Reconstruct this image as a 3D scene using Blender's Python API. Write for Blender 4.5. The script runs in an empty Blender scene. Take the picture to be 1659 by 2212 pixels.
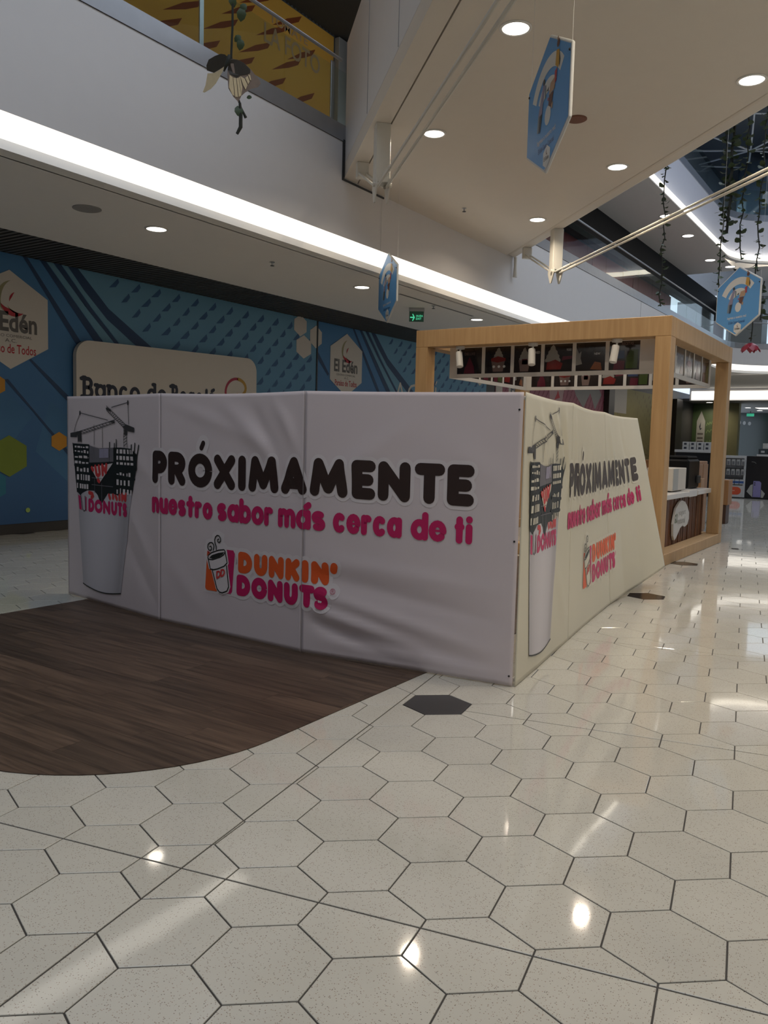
import bpy, bmesh, math, random
from mathutils import Vector, Matrix
random.seed(7)
S = bpy.context.scene
COL = S.collection
PI = math.pi

# ------------------------------------------------------------------ camera
F_PX = 1768.666
YAW, PITCH, ROLL = math.radians(-33.358), math.radians(-4.9907), math.radians(1.4699)
fw = Vector((math.sin(YAW)*math.cos(PITCH), math.cos(YAW)*math.cos(PITCH), math.sin(PITCH)))
rt = Vector((math.cos(YAW), -math.sin(YAW), 0))
up = rt.cross(fw)
r2 = rt*math.cos(ROLL) + up*math.sin(ROLL)
u2 = -rt*math.sin(ROLL) + up*math.cos(ROLL)
CAMP = Vector((0, 0, 1.489))
cd = bpy.data.cameras.new('camera'); cam = bpy.data.objects.new('camera', cd); COL.objects.link(cam)
cam.matrix_world = Matrix(((r2.x, u2.x, -fw.x, 0), (r2.y, u2.y, -fw.y, 0), (r2.z, u2.z, -fw.z, CAMP.z), (0, 0, 0, 1)))
cd.sensor_fit = 'VERTICAL'; cd.sensor_height = 36.0; cd.lens = F_PX/2212*36.0
cd.clip_start = 0.05; cd.clip_end = 200
S.camera = cam

# ------------------------------------------------------------------ world (overcast daylight that comes in through skylight and windows)
w = bpy.data.worlds.new('daylight'); S.world = w; w.use_nodes = True
bg = w.node_tree.nodes['Background']
bg.inputs[0].default_value = (0.72, 0.84, 1.0, 1); bg.inputs[1].default_value = 2.2

# skylight: daylight falling through the glazed roof over the atrium
def area(name, loc, sx, sy, power, col, rot=(0, 0, 0)):
    l = bpy.data.lights.new(name, 'AREA'); l.shape = 'RECTANGLE'; l.size = sx; l.size_y = sy
    l.energy = power; l.color = col
    o = bpy.data.objects.new(name, l); COL.objects.link(o); o.location = loc; o.rotation_euler = rot
    return o
area('skylight_daylight', (0.6, 12.5, 14.2), 5.2, 41.0, 2250, (0.80, 0.87, 1.0))

S.view_settings.view_transform = 'Standard'; S.view_settings.look = 'None'
S.view_settings.exposure = -0.82; S.view_settings.gamma = 1.0; S.view_settings.use_curve_mapping = False
DOWN_W = 44.0          # watts of one recessed downlight

# ------------------------------------------------------------------ materials
MATS = {}
def nt_new(name):
    m = bpy.data.materials.new(name); m.use_nodes = True
    nt = m.node_tree; b = nt.nodes['Principled BSDF']
    return m, nt, b
def M(name, col, rough=0.55, metal=0.0, var=0.06, scale=6.0, bump=0.0, bscale=60.0, spec=0.5, coat=0.0):
    if name in MATS: return MATS[name]
    m, nt, b = nt_new(name); N = nt.nodes; L = nt.links
    geo = N.new('ShaderNodeNewGeometry')
    no = N.new('ShaderNodeTexNoise'); no.inputs['Scale'].default_value = scale; no.inputs['Detail'].default_value = 4
    L.new(geo.outputs['Position'], no.inputs['Vector'])
    mx = N.new('ShaderNodeMix'); mx.data_type = 'RGBA'
    c = Vector(col)
    mx.inputs[6].default_value = (*(c*(1-var)), 1); mx.inputs[7].default_value = (*[min(1, k) for k in c*(1+var)], 1)
    L.new(no.outputs['Fac'], mx.inputs[0]); L.new(mx.outputs[2], b.inputs['Base Color'])
    b.inputs['Roughness'].default_value = rough; b.inputs['Metallic'].default_value = metal
    b.inputs['Specular IOR Level'].default_value = spec; b.inputs['Coat Weight'].default_value = coat
    if bump:
        n2 = N.new('ShaderNodeTexNoise'); n2.inputs['Scale'].default_value = bscale
        L.new(geo.outputs['Position'], n2.inputs['Vector'])
        bp = N.new('ShaderNodeBump'); bp.inputs['Strength'].default_value = bump; bp.inputs['Distance'].default_value = 0.01
        L.new(n2.outputs['Fac'], bp.inputs['Height']); L.new(bp.outputs[0], b.inputs['Normal'])
    MATS[name] = m; return m
def EM(name, col, strength):
    if name in MATS: return MATS[name]
    m, nt, b = nt_new(name)
    b.inputs['Base Color'].default_value = (*col, 1); b.inputs['Emission Color'].default_value = (*col, 1)
    b.inputs['Emission Strength'].default_value = strength
    MATS[name] = m; return m
def wood_mat(name, c1, c2, axis, rough=0.45, scale=3.0, rnd=0.25, spec=0.4):
    m, nt, b = nt_new(name); N = nt.nodes; L = nt.links
    geo = N.new('ShaderNodeNewGeometry'); mp = N.new('ShaderNodeMapping')
    sc = [14.0, 14.0, 14.0]; sc[axis] = 0.9
    mp.inputs['Scale'].default_value = sc
    oi = N.new('ShaderNodeObjectInfo')
    ad = N.new('ShaderNodeVectorMath'); ad.operation = 'MULTIPLY_ADD'
    cmb = N.new('ShaderNodeCombineXYZ')
    for i in range(3): L.new(oi.outputs['Random'], cmb.inputs[i])
    L.new(cmb.outputs[0], ad.inputs[0]); ad.inputs[1].default_value = (17, 13, 19); L.new(geo.outputs['Position'], ad.inputs[2])
    L.new(ad.outputs[0], mp.inputs['Vector'])
    n = N.new('ShaderNodeTexNoise'); n.inputs['Scale'].default_value = scale; n.inputs['Detail'].default_value = 8; n.inputs['Distortion'].default_value = 0.6
    L.new(mp.outputs[0], n.inputs['Vector'])
    rp = N.new('ShaderNodeValToRGB'); rp.color_ramp.elements[0].position = 0.32; rp.color_ramp.elements[1].position = 0.7
    rp.color_ramp.elements[0].color = (*c1, 1); rp.color_ramp.elements[1].color = (*c2, 1)
    L.new(n.outputs['Fac'], rp.inputs[0])
    hsv = N.new('ShaderNodeHueSaturation'); mr = N.new('ShaderNodeMapRange')
    mr.inputs[3].default_value = 1-rnd; mr.inputs[4].default_value = 1+rnd
    L.new(oi.outputs['Random'], mr.inputs[0]); L.new(mr.outputs[0], hsv.inputs['Value']); L.new(rp.outputs[0], hsv.inputs['Color'])
    L.new(hsv.outputs[0], b.inputs['Base Color'])
    b.inputs['Roughness'].default_value = rough; b.inputs['Specular IOR Level'].default_value = spec
    bp = N.new('ShaderNodeBump'); bp.inputs['Strength'].default_value = 0.15; bp.inputs['Distance'].default_value = 0.004
    L.new(n.outputs['Fac'], bp.inputs['Height']); L.new(bp.outputs[0], b.inputs['Normal'])
    MATS[name] = m; return m
def terrazzo(name, base, chips, rough=0.048):
    m, nt, b = nt_new(name); N = nt.nodes; L = nt.links
    geo = N.new('ShaderNodeNewGeometry')
    v = N.new('ShaderNodeTexVoronoi'); v.inputs['Scale'].default_value = 195
    L.new(geo.outputs['Position'], v.inputs['Vector'])
    sep = N.new('ShaderNodeSeparateColor'); L.new(v.outputs['Color'], sep.inputs[0])
    lt = N.new('ShaderNodeMath'); lt.operation = 'LESS_THAN'; lt.inputs[1].default_value = 0.27; L.new(sep.outputs[0], lt.inputs[0])
    d = N.new('ShaderNodeMath'); d.operation = 'LESS_THAN'; d.inputs[1].default_value = 0.36; L.new(v.outputs['Distance'], d.inputs[0])
    an = N.new('ShaderNodeMath'); an.operation = 'MULTIPLY'; L.new(lt.outputs[0], an.inputs[0]); L.new(d.outputs[0], an.inputs[1])
    rp = N.new('ShaderNodeValToRGB'); el = rp.color_ramp.elements
    el[0].color = (*chips[0], 1); el[1].color = (*chips[2], 1); e = el.new(0.5); e.color = (*chips[1], 1)
    L.new(sep.outputs[1], rp.inputs[0])
    no = N.new('ShaderNodeTexNoise'); no.inputs['Scale'].default_value = 3.0; no.inputs['Detail'].default_value = 5; L.new(geo.outputs['Position'], no.inputs['Vector'])
    oi = N.new('ShaderNodeObjectInfo')
    sm = N.new('ShaderNodeMath'); sm.operation = 'MULTIPLY_ADD'; sm.inputs[1].default_value = 0.45; L.new(oi.outputs['Random'], sm.inputs[0]); L.new(no.outputs['Fac'], sm.inputs[2])
    mr = N.new('ShaderNodeMapRange'); mr.inputs[1].default_value = 0.3; mr.inputs[2].default_value = 1.1; mr.inputs[3].default_value = 0.93; mr.inputs[4].default_value = 1.05
    L.new(sm.outputs[0], mr.inputs[0])
    hs = N.new('ShaderNodeHueSaturation'); hs.inputs['Color'].default_value = (*base, 1); L.new(mr.outputs[0], hs.inputs['Value'])
    mx = N.new('ShaderNodeMix'); mx.data_type = 'RGBA'; L.new(hs.outputs[0], mx.inputs[6]); L.new(rp.outputs[0], mx.inputs[7])
    fa = N.new('ShaderNodeMath'); fa.operation = 'MULTIPLY'; fa.inputs[1].default_value = 0.75; L.new(an.outputs[0], fa.inputs[0]); L.new(fa.outputs[0], mx.inputs[0])
    L.new(mx.outputs[2], b.inputs['Base Color'])
    # worn polish: gloss varies softly
    n2 = N.new('ShaderNodeTexNoise'); n2.inputs['Scale'].default_value = 1.3; n2.inputs['Detail'].default_value = 6; L.new(geo.outputs['Position'], n2.inputs['Vector'])
    m2 = N.new('ShaderNodeMapRange'); m2.inputs[3].default_value = rough*0.7; m2.inputs[4].default_value = rough*1.5; L.new(n2.outputs['Fac'], m2.inputs[0]); L.new(m2.outputs[0], b.inputs['Roughness'])
    n3 = N.new('ShaderNodeTexNoise'); n3.inputs['Scale'].default_value = 2.2; n3.inputs['Detail'].default_value = 2; L.new(geo.outputs['Position'], n3.inputs['Vector'])
    bp = N.new('ShaderNodeBump'); bp.inputs['Strength'].default_value = 0.04; bp.inputs['Distance'].default_value = 0.02
    L.new(n3.outputs['Fac'], bp.inputs['Height']); L.new(bp.outputs[0], b.inputs['Normal'])
    b.inputs['Specular IOR Level'].default_value = 0.5
    MATS[name] = m; return m
def glass_mat(name, tint=(0.92, 0.97, 0.95), refl=1.0):
    m = bpy.data.materials.new(name); m.use_nodes = True; nt = m.node_tree; N = nt.nodes; L = nt.links
    for n in list(N): N.remove(n)
    out = N.new('ShaderNodeOutputMaterial'); tr = N.new('ShaderNodeBsdfTransparent'); gl = N.new('ShaderNodeBsdfGlossy'); fr = N.new('ShaderNodeLayerWeight'); mx = N.new('ShaderNodeMixShader')
    no = N.new('ShaderNodeTexNoise'); no.inputs['Scale'].default_value = 0.8; bp = N.new('ShaderNodeBump'); bp.inputs['Strength'].default_value = 0.05; bp.inputs['Distance'].default_value = 0.05
    L.new(no.outputs['Fac'], bp.inputs['Height']); L.new(bp.outputs[0], gl.inputs['Normal'])
    tr.inputs[0].default_value = (*tint, 1); gl.inputs['Roughness'].default_value = 0.02; fr.inputs[0].default_value = 0.5
    pw = N.new('ShaderNodeMath'); pw.operation = 'POWER'; pw.inputs[1].default_value = 5.0; L.new(fr.outputs['Facing'], pw.inputs[0])
    sk = N.new('ShaderNodeMath'); sk.operation = 'MULTIPLY_ADD'; sk.inputs[1].default_value = 0.93; sk.inputs[2].default_value = 0.07; L.new(pw.outputs[0], sk.inputs[0])
    mu = N.new('ShaderNodeMath'); mu.operation = 'MULTIPLY'; mu.inputs[1].default_value = refl; mu.use_clamp = True
    L.new(sk.outputs[0], mu.inputs[0]); L.new(mu.outputs[0], mx.inputs[0]); L.new(tr.outputs[0], mx.inputs[1]); L.new(gl.outputs[0], mx.inputs[2]); L.new(mx.outputs[0], out.inputs[0])
    MATS[name] = m; return m
def grad_mat(name, c0, c1, axis, lo, hi, rough=0.6, var=0.1):
    """printed colour gradient of a mural"""
    m, nt, b = nt_new(name); N = nt.nodes; L = nt.links
    geo = N.new('ShaderNodeNewGeometry'); sp = N.new('ShaderNodeSeparateXYZ'); L.new(geo.outputs['Position'], sp.inputs[0])
    mr = N.new('ShaderNodeMapRange'); mr.inputs[1].default_value = lo; mr.inputs[2].default_value = hi; L.new(sp.outputs[axis], mr.inputs[0])
    no = N.new('ShaderNodeTexNoise'); no.inputs['Scale'].default_value = 1.2; L.new(geo.outputs['Position'], no.inputs['Vector'])
    ad = N.new('ShaderNodeMath'); ad.operation = 'MULTIPLY_ADD'; ad.inputs[1].default_value = var*2; L.new(no.outputs['Fac'], ad.inputs[0]); L.new(mr.outputs[0], ad.inputs[2])
    mx = N.new('ShaderNodeMix'); mx.data_type = 'RGBA'; mx.inputs[6].default_value = (*c0, 1); mx.inputs[7].default_value = (*c1, 1)
    L.new(ad.outputs[0], mx.inputs[0]); L.new(mx.outputs[2], b.inputs['Base Color']); b.inputs['Roughness'].default_value = rough
    MATS[name] = m; return m

PAINT = M('white_paint', (0.66, 0.64, 0.63), 0.6, var=0.02)
BRIDGEP = M('bridge_paint', (0.66, 0.60, 0.52), 0.5, var=0.02)
SOFF = M('soffit_paint', (0.78, 0.75, 0.71), 0.7, var=0.02)
STEEL = M('brushed_steel', (0.42, 0.43, 0.45), 0.35, 0.8, var=0.08)
DARK = M('dark_metal', (0.035, 0.035, 0.035), 0.6)
BLACK = M('black_plastic', (0.012, 0.012, 0.014), 0.4)
WHITEP = M('white_plastic', (0.70, 0.68, 0.64), 0.4, var=0.02)
RODP = M('cream_rod_paint', (0.60, 0.57, 0.50), 0.35, var=0.03)
GLASS = glass_mat('balustrade_glass', (0.90, 0.95, 0.93), 0.55)
LED = EM('led_lens', (1.0, 0.94, 0.84), 14.0)
COVE = EM('cove_diffuser', (1.0, 0.94, 0.84), 2.7)
LIPP = M('cove_glow_lip_paint', (0.80, 0.77, 0.72), 0.6, var=0.02)  # lip painted paler than the slab to carry the glow of the cove

# ------------------------------------------------------------------ mesh helpers
class MB:
    def __init__(self): self.v = []; self.f = []; self.mi = []; self.cur = 0
    def add(self, vs, fs):
        b = len(self.v); self.v += [tuple(x) for x in vs]
        for f in fs: self.f.append([b+i for i in f]); self.mi.append(self.cur)
        return self
    def box(self, x0, x1, y0, y1, z0, z1, T=None):
        vs = [Vector(p) for p in ((x0, y0, z0), (x1, y0, z0), (x1, y1, z0), (x0, y1, z0), (x0, y0, z1), (x1, y0, z1), (x1, y1, z1), (x0, y1, z1))]
        if T is not None: vs = [T @ p for p in vs]
        return self.add(vs, [(3, 2, 1, 0), (4, 5, 6, 7), (0, 1, 5, 4), (1, 2, 6, 5), (2, 3, 7, 6), (3, 0, 4, 7)])
    def bbox(self, x0, x1, y0, y1, z0, z1, b=0.01, T=None):
        """box with chamfered edges"""
        bm = bmesh.new(); bmesh.ops.create_cube(bm, size=1)
        for p in bm.verts: p.co = Vector(((x0+x1)/2+p.co.x*(x1-x0), (y0+y1)/2+p.co.y*(y1-y0), (z0+z1)/2+p.co.z*(z1-z0)))
        bmesh.ops.bevel(bm, geom=bm.edges[:], offset=b, segments=1, affect='EDGES', profile=0.5)
        bm.verts.index_update()
        vs = [(T @ p.co) if T is not None else p.co.copy() for p in bm.verts]; fs = [[q.index for q in f.verts] for f in bm.faces]
        bm.free(); return self.add(vs, fs)
    def prism(self, poly, z0, z1, T=None):
        n = len(poly); vs = [Vector((p[0], p[1], z0)) for p in poly]+[Vector((p[0], p[1], z1)) for p in poly]
        if T is not None: vs = [T @ p for p in vs]
        return self.add(vs, [list(range(n))[::-1], list(range(n, 2*n))]+[(i, (i+1) % n, n+(i+1) % n, n+i) for i in range(n)])
    def tube(self, path, r, n=8, caps=True):
        path = [Vector(p) for p in path]; rs = r if isinstance(r, (list, tuple)) else [r]*len(path)
        vs = []; prev = None
        for i, p in enumerate(path):
            t = (path[min(i+1, len(path)-1)]-path[max(i-1, 0)]).normalized()
            if prev is None:
                a = t.cross(Vector((0, 0, 1)))
                if a.length < 1e-3: a = t.cross(Vector((1, 0, 0)))
            else: a = prev-t*prev.dot(t)
            a.normalize(); prev = a; b = t.cross(a)
            for k in range(n): vs.append(p+(a*math.cos(2*PI*k/n)+b*math.sin(2*PI*k/n))*rs[i])
        fs = []
        for i in range(len(path)-1):
            for k in range(n): fs.append((i*n+k, i*n+(k+1) % n, (i+1)*n+(k+1) % n, (i+1)*n+k))
        if caps: fs += [list(range(n))[::-1], [(len(path)-1)*n+k for k in range(n)]]
        return self.add(vs, fs)
    def lathe(self, prof, c=(0, 0, 0), n=20, T=None):
        vs = []; fs = []; c = Vector(c)
        for (r, z) in prof:
            for k in range(n): vs.append(Vector((r*math.cos(2*PI*k/n), r*math.sin(2*PI*k/n), z)))
        for i in range(len(prof)-1):
            for k in range(n): fs.append((i*n+k, i*n+(k+1) % n, (i+1)*n+(k+1) % n, (i+1)*n+k))
        fs += [list(range(n))[::-1], [(len(prof)-1)*n+k for k in range(n)]]
        vs = [(T @ p if T is not None else p)+c for p in vs]
        return self.add(vs, fs)
    def mesh(self, name, mats, smooth=False):
        me = bpy.data.meshes.new(name); me.from_pydata(self.v, [], self.f)
        for m in (mats if isinstance(mats, (list, tuple)) else [mats]): me.materials.append(m)
        if any(self.mi): me.polygons.foreach_set('material_index', self.mi)
        if smooth: me.polygons.foreach_set('use_smooth', [True]*len(me.polygons))
        me.update(); return me
    def build(self, name, mats, parent=None, smooth=False):
        o = bpy.data.objects.new(name, self.mesh(name, mats, smooth)); COL.objects.link(o)
        if parent is not None: o.parent = parent
        return o
def tag(o, label, cat, group=None):
    o['label'] = label; o['category'] = cat
    if group: o['group'] = group
    return o
def struct(o, label=None, cat=None):
    o['kind'] = 'structure'
    if label: o['label'] = label
    o['category'] = cat or o.name.split('.')[0].split('_')[0]
    return o
def empty(name, loc=(0, 0, 0), rz=0.0):
    o = bpy.data.objects.new(name, None); COL.objects.link(o); o.location = loc; o.rotation_euler = (0, 0, rz); o.empty_display_size = 0.1
    return o
def link(o, parent=None):
    COL.objects.link(o)
    if parent is not None: o.parent = parent
    return o
def copy_tree(o, parent=None):
    c = o.copy(); COL.objects.link(c); c.parent = parent
    for ch in o.children: copy_tree(ch, c)
    return c

def clip_poly(poly, a, b, c):
    """keep the part of a polygon where a*x+b*y<=c"""
    out = []; n = len(poly)
    for i in range(n):
        p, q = poly[i], poly[(i+1) % n]; dp = a*p[0]+b*p[1]-c; dq = a*q[0]+b*q[1]-c
        if dp <= 0: out.append(p)
        if (dp < 0 < dq) or (dq < 0 < dp):
            t = dp/(dp-dq); out.append((p[0]+(q[0]-p[0])*t, p[1]+(q[1]-p[1])*t))
    return out
def parea(p): return 0.5*abs(sum(p[i][0]*p[(i+1) % len(p)][1]-p[(i+1) % len(p)][0]*p[i][1] for i in range(len(p))))
def inset(poly, d):
    """inset a convex CCW polygon"""
    if sum(poly[i][0]*poly[(i+1) % len(poly)][1]-poly[(i+1) % len(poly)][0]*poly[i][1] for i in range(len(poly))) < 0: poly = poly[::-1]
    out = list(poly); n = len(poly)
    for i in range(n):
        p, q = poly[i], poly[(i+1) % n]; ex, ey = q[0]-p[0], q[1]-p[1]; l = math.hypot(ex, ey)
        if l < 1e-7: continue
        nx, ny = ey/l, -ex/l
        out = clip_poly(out, nx, ny, nx*p[0]+ny*p[1]-d)
        if len(out) < 3: return None
    return out
def fill2d(polys, maxlen=None):
    """triangulate 2D outline, optionally split long edges; returns verts2d, faces"""
    bm = bmesh.new(); es = []
    for poly in polys:
        vs = [bm.verts.new((p[0], p[1], 0)) for p in poly]
        for i in range(len(vs)): es.append(bm.edges.new((vs[i], vs[(i+1) % len(vs)])))
    bmesh.ops.triangle_fill(bm, use_beauty=True, edges=es)
    if maxlen:
        for _ in range(5):
            le = [e for e in bm.edges if e.calc_length() > maxlen]
            if not le: break
            bmesh.ops.subdivide_edges(bm, edges=le, cuts=1)
            bmesh.ops.triangulate(bm, faces=[f for f in bm.faces if len(f.verts) > 3])
    bm.normal_update()
    for f in bm.faces:
        if f.normal.z < 0: f.normal_flip()
    bm.verts.index_update()
    r = [(v.co.x, v.co.y) for v in bm.verts], [[v.index for v in f.verts] for f in bm.faces]
    bm.free(); return r
def arc(cx, cy, rx, ry, a0, a1, n=14):
    return [(cx+rx*math.cos(math.radians(a0+(a1-a0)*i/n)), cy+ry*math.sin(math.radians(a0+(a1-a0)*i/n))) for i in range(n+1)]

_fc = {}
def text2d(s, bold=0.0):
    """flat outline of a word in the built-in typeface: verts2d, faces, bounds"""
    k = (s, bold)
    if k in _fc: return _fc[k]
    cu = bpy.data.curves.new('txt', 'FONT'); cu.body = s; cu.size = 1.0; cu.offset = bold; cu.resolution_u = 3
    o = bpy.data.objects.new('txt', cu); COL.objects.link(o)
    bpy.context.view_layer.update()
    me = bpy.data.meshes.new_from_object(o.evaluated_get(bpy.context.evaluated_depsgraph_get()))
    vs = [(v.co.x, v.co.y) for v in me.vertices]; fs = [list(p.vertices) for p in me.polygons]
    bpy.data.objects.remove(o); bpy.data.curves.remove(cu); bpy.data.meshes.remove(me)
    xs = [v[0] for v in vs]; ys = [v[1] for v in vs]
    _fc[k] = (vs, fs, (min(xs), max(xs), min(ys), max(ys))); return _fc[k]
def text_obj(name, s, mat, fn, x0, x1, y0, y1, parent, bold=0.01):
    """word fitted into the box x0..x1, y0..y1 and carried to 3D by fn"""
    vs, fs, (a, b, c, d) = text2d(s, bold)
    mb = MB(); mb.add([fn(x0+(v[0]-a)/(b-a)*(x1-x0), y0+(v[1]-c)/(d-c)*(y1-y0)) for v in vs], fs)
    return mb.build(name, mat, parent)
def shape_obj(name, polys, mat, fn, parent, maxlen=None):
    mb = MB(); o = None
    for poly in polys:
        v, f = fill2d([poly], maxlen); mb.add([fn(*p) for p in v], f)
        if len(polys) <= 8: o = mb.build(name, mat, parent); mb = MB()
    if len(polys) > 8: o = mb.build(name, mat, parent); o['kind'] = 'stuff'
    return o
def circ(cx, cy, r, ry=None, n=20): return [(cx+r*math.cos(2*PI*i/n), cy+(ry or r)*math.sin(2*PI*i/n)) for i in range(n)]
# ================================================================== FLOOR
TERR = terrazzo('terrazzo_cream', (0.555, 0.536, 0.475), ((0.10, 0.085, 0.07), (0.30, 0.20, 0.14), (0.40, 0.36, 0.30)))
TERRB = terrazzo('terrazzo_black', (0.03, 0.03, 0.03), ((0.10, 0.10, 0.10), (0.02, 0.02, 0.02), (0.06, 0.06, 0.06)), 0.14)
GROUT = M('dark_grout', (0.055, 0.05, 0.045), 0.8)
floor = MB().box(-11.2, 9.2, -12.2, 62, -0.3, -0.0035).build('floor', GROUT)
struct(floor, 'polished cream terrazzo floor of hexagonal tiles with thin dark joints', 'floor')
TH = math.radians(39.7); HS = 0.2; R3 = math.sqrt(3)/2
def lat(i, j):
    x, y = (1.5*i+5.6642)*HS, (R3*j+12.9092)*HS
    return x*math.cos(TH)-y*math.sin(TH), x*math.sin(TH)+y*math.cos(TH)
HEX = [(HS*math.cos(TH+k*PI/3), HS*math.sin(TH+k*PI/3)) for k in range(6)]
WX0, WX1, WY0, WY1, WR = -6.19, -2.60, 1.93, 10.0, 1.05     # wooden inlay outline
def wood_dist_inside(x, y, m=0.0):
    if not (WX0+m < x < WX1-m and WY0+m < y < WY1-m): return False
    for cx, sx in ((WX0+WR, -1), (WX1-WR, 1)):
        if (x-cx)*sx > 0 and y < WY0+WR and math.hypot(x-cx, y-WY0-WR) > WR-m: return False
    return True
def proj(x, y, z=0.0):
    d = Vector((x, y, z))-CAMP; dz = d.dot(fw)
    if dz < 0.2: return None
    return 829.5+F_PX*d.dot(r2)/dz, 1106-F_PX*d.dot(u2)/dz, d.length
def hidden(x, y):
    if y > 4.6 and x > -1.404*y and ((y < 9 and x < -2.05-0.055*(y-4.55)) or (y >= 9 and x < -0.255*y)): return True
    return False
# control joints: a long one towards the hoarding and a family of cross joints, sawn through the tiles
jd = Vector((-2.517+1.909, 4.407-1.145)).normalized(); jA = (jd.y, -jd.x, jd.y*-1.909-jd.x*1.145)
jb = Vector((-0.253+2.892, 2.321-1.747)).normalized(); jbn = Vector((-jb.y, jb.x)); jb0 = jbn.dot(Vector((-1.298, 2.059)))
jstep = jbn.dot(Vector((-1.3, 4.142)))-jb0
def tile_mesh(poly, mat, name='hex_tile'):
    a = inset(poly, 0.0028); b = inset(poly, 0.0040)
    if not a: return None
    if not b or len(a) != len(b): b = a
    n = len(a); mb = MB(); mb.add([(p[0], p[1], -0.0035) for p in a]+[(p[0], p[1], -0.0012) for p in a]+[(p[0], p[1], 0.0) for p in b],
        [list(range(2*n, 3*n))]+[(i, (i+1) % n, n+(i+1) % n, n+i) for i in range(n)]+[(n+i, n+(i+1) % n, 2*n+(i+1) % n, 2*n+i) for i in range(n)])
    return mb
blacks = set()
def nearest(x, y):
    return min(((lat(i, j)[0]-x)**2+(lat(i, j)[1]-y)**2, (i, j)) for i in range(-40, 60) for j in range(-40, 130) if (i+j) % 2 == 0)[1]
for bx, by in ((None, None), (-2.24, 8.15), (-2.62, 11.05)):
    blacks.add((-1, 11) if bx is None else nearest(bx, by))
hexme = {False: tile_mesh(HEX, TERR).mesh('hex_tile', TERR), True: tile_mesh(HEX, TERRB).mesh('hex_tile', TERRB)}
cand = []; rest = []
for i in range(-90, 130):
    for j in range(-140, 190):
        if (i+j) % 2: continue
        x, y = lat(i, j)
        if not (-11.0 < x < 9.0 and -12 < y < 47): continue
        if wood_dist_inside(x, y, 0.22): continue
        p = proj(x, y)
        vis = p and -130 < p[0] < 1790 and p[1] < 2420 and not hidden(x, y)
        (cand if vis else rest).append((p[2] if vis else 0, i, j, x, y))
cand.sort(); rest += cand[300:]; cand = cand[:300]
def pieces(x, y, blk=False):
    polys = [[(x+hx, y+hy) for hx, hy in HEX]]
    cuts = []
    d = jA[0]*x+jA[1]*y-jA[2]
    if abs(d) < HS and y < 9 and not blk: cuts.append((jA[0], jA[1], jA[2]))
    s = jbn.dot(Vector((x, y)))-jb0; k = round(s/jstep)
    if abs(s-k*jstep) < HS and k in (0, 1, 2, 3) and not blk and (k == 0 or jA[0]*x+jA[1]*y-jA[2] > -0.12): cuts.append((jbn.x, jbn.y, jb0+k*jstep))
    for a, b, c in cuts:
        new = []
        for q in polys:
            for sg in (1, -1):
                r = clip_poly(q, a*sg, b*sg, c*sg-0.001)
                if len(r) > 2 and parea(r) > 0.00006: new.append(r)
        polys = new
    return polys, bool(cuts)
for _, i, j, x, y in cand:
    ps, cut = pieces(x, y, (i, j) in blacks)
    if not cut:
        o = bpy.data.objects.new('hex_tile', hexme[(i, j) in blacks]); link(o, floor); o.location = (x, y, 0)
    else:
        for q in ps:
            mb = tile_mesh(q, TERR)
            if mb: mb.build('hex_tile', TERRB if (i, j) in blacks else TERR, floor)
mb = MB()
for _, i, j, x, y in rest:
    mb.cur = 1 if (i, j) in blacks else 0
    for q in pieces(x, y)[0]:
        t = tile_mesh(q, TERR)
        if t: mb.add(t.v, t.f)
o = mb.build('hex_tile_field', [TERR, TERRB], floor); o['kind'] = 'stuff'
# far hall floor beyond the hexagons: plain terrazzo slabs
mb = MB()
for k in range(16):
    for l in range(20): mb.box(-11.1+l+0.004, -10.1+l-0.004, 46.6+k+0.004, 47.6+k-0.004, -0.003, 0.0)
o = mb.build('far_tile_field', TERR, floor); o['kind'] = 'stuff'

# wooden inlay, plank by plank, laid flush over the terrazzo
WOODF = wood_mat('dark_floor_oak', (0.050, 0.031, 0.021), (0.125, 0.082, 0.056), 0, 0.42, 2.2, 0.22, spec=0.3)
inlay_out = arc(WX1-WR, WY0+WR, WR, WR, -90, 0, 16)+[(WX1, WY1), (WX0, WY1)]+arc(WX0+WR, WY0+WR, WR, WR, 180, 270, 16)
inlay = MB().prism(inlay_out, 0.0003, 0.001).build('wood_inlay', DARK)
tag(inlay, 'dark brown wood plank inlay with rounded corner in front of the hoarding', 'wood floor'); inlay['kind'] = 'structure'
PWD = 0.165
row = 0; y = WY0
while y < WY1:
    x = WX0-random.uniform(0, 1.2)
    while x < WX1:
        q = [(x, y), (x+1.22, y), (x+1.22, min(y+PWD, WY1)), (x, min(y+PWD, WY1))]
        n = len(inlay_out)
        for k in range(n):
            p1, p2 = inlay_out[k], inlay_out[(k+1) % n]; ex, ey = p2[0]-p1[0], p2[1]-p1[1]
            if abs(ex)+abs(ey) < 1e-6 or len(q) < 3: continue
            q = clip_poly(q, ey, -ex, ey*p1[0]-ex*p1[1])
        if len(q) > 2 and parea(q) > 0.0006:
            a = inset(q, 0.0006)
            if a:
                m2 = MB(); m2.prism(a, 0.001, 0.0045); m2.build('plank', WOODF, inlay)
        x += 1.22
    y += PWD

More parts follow.
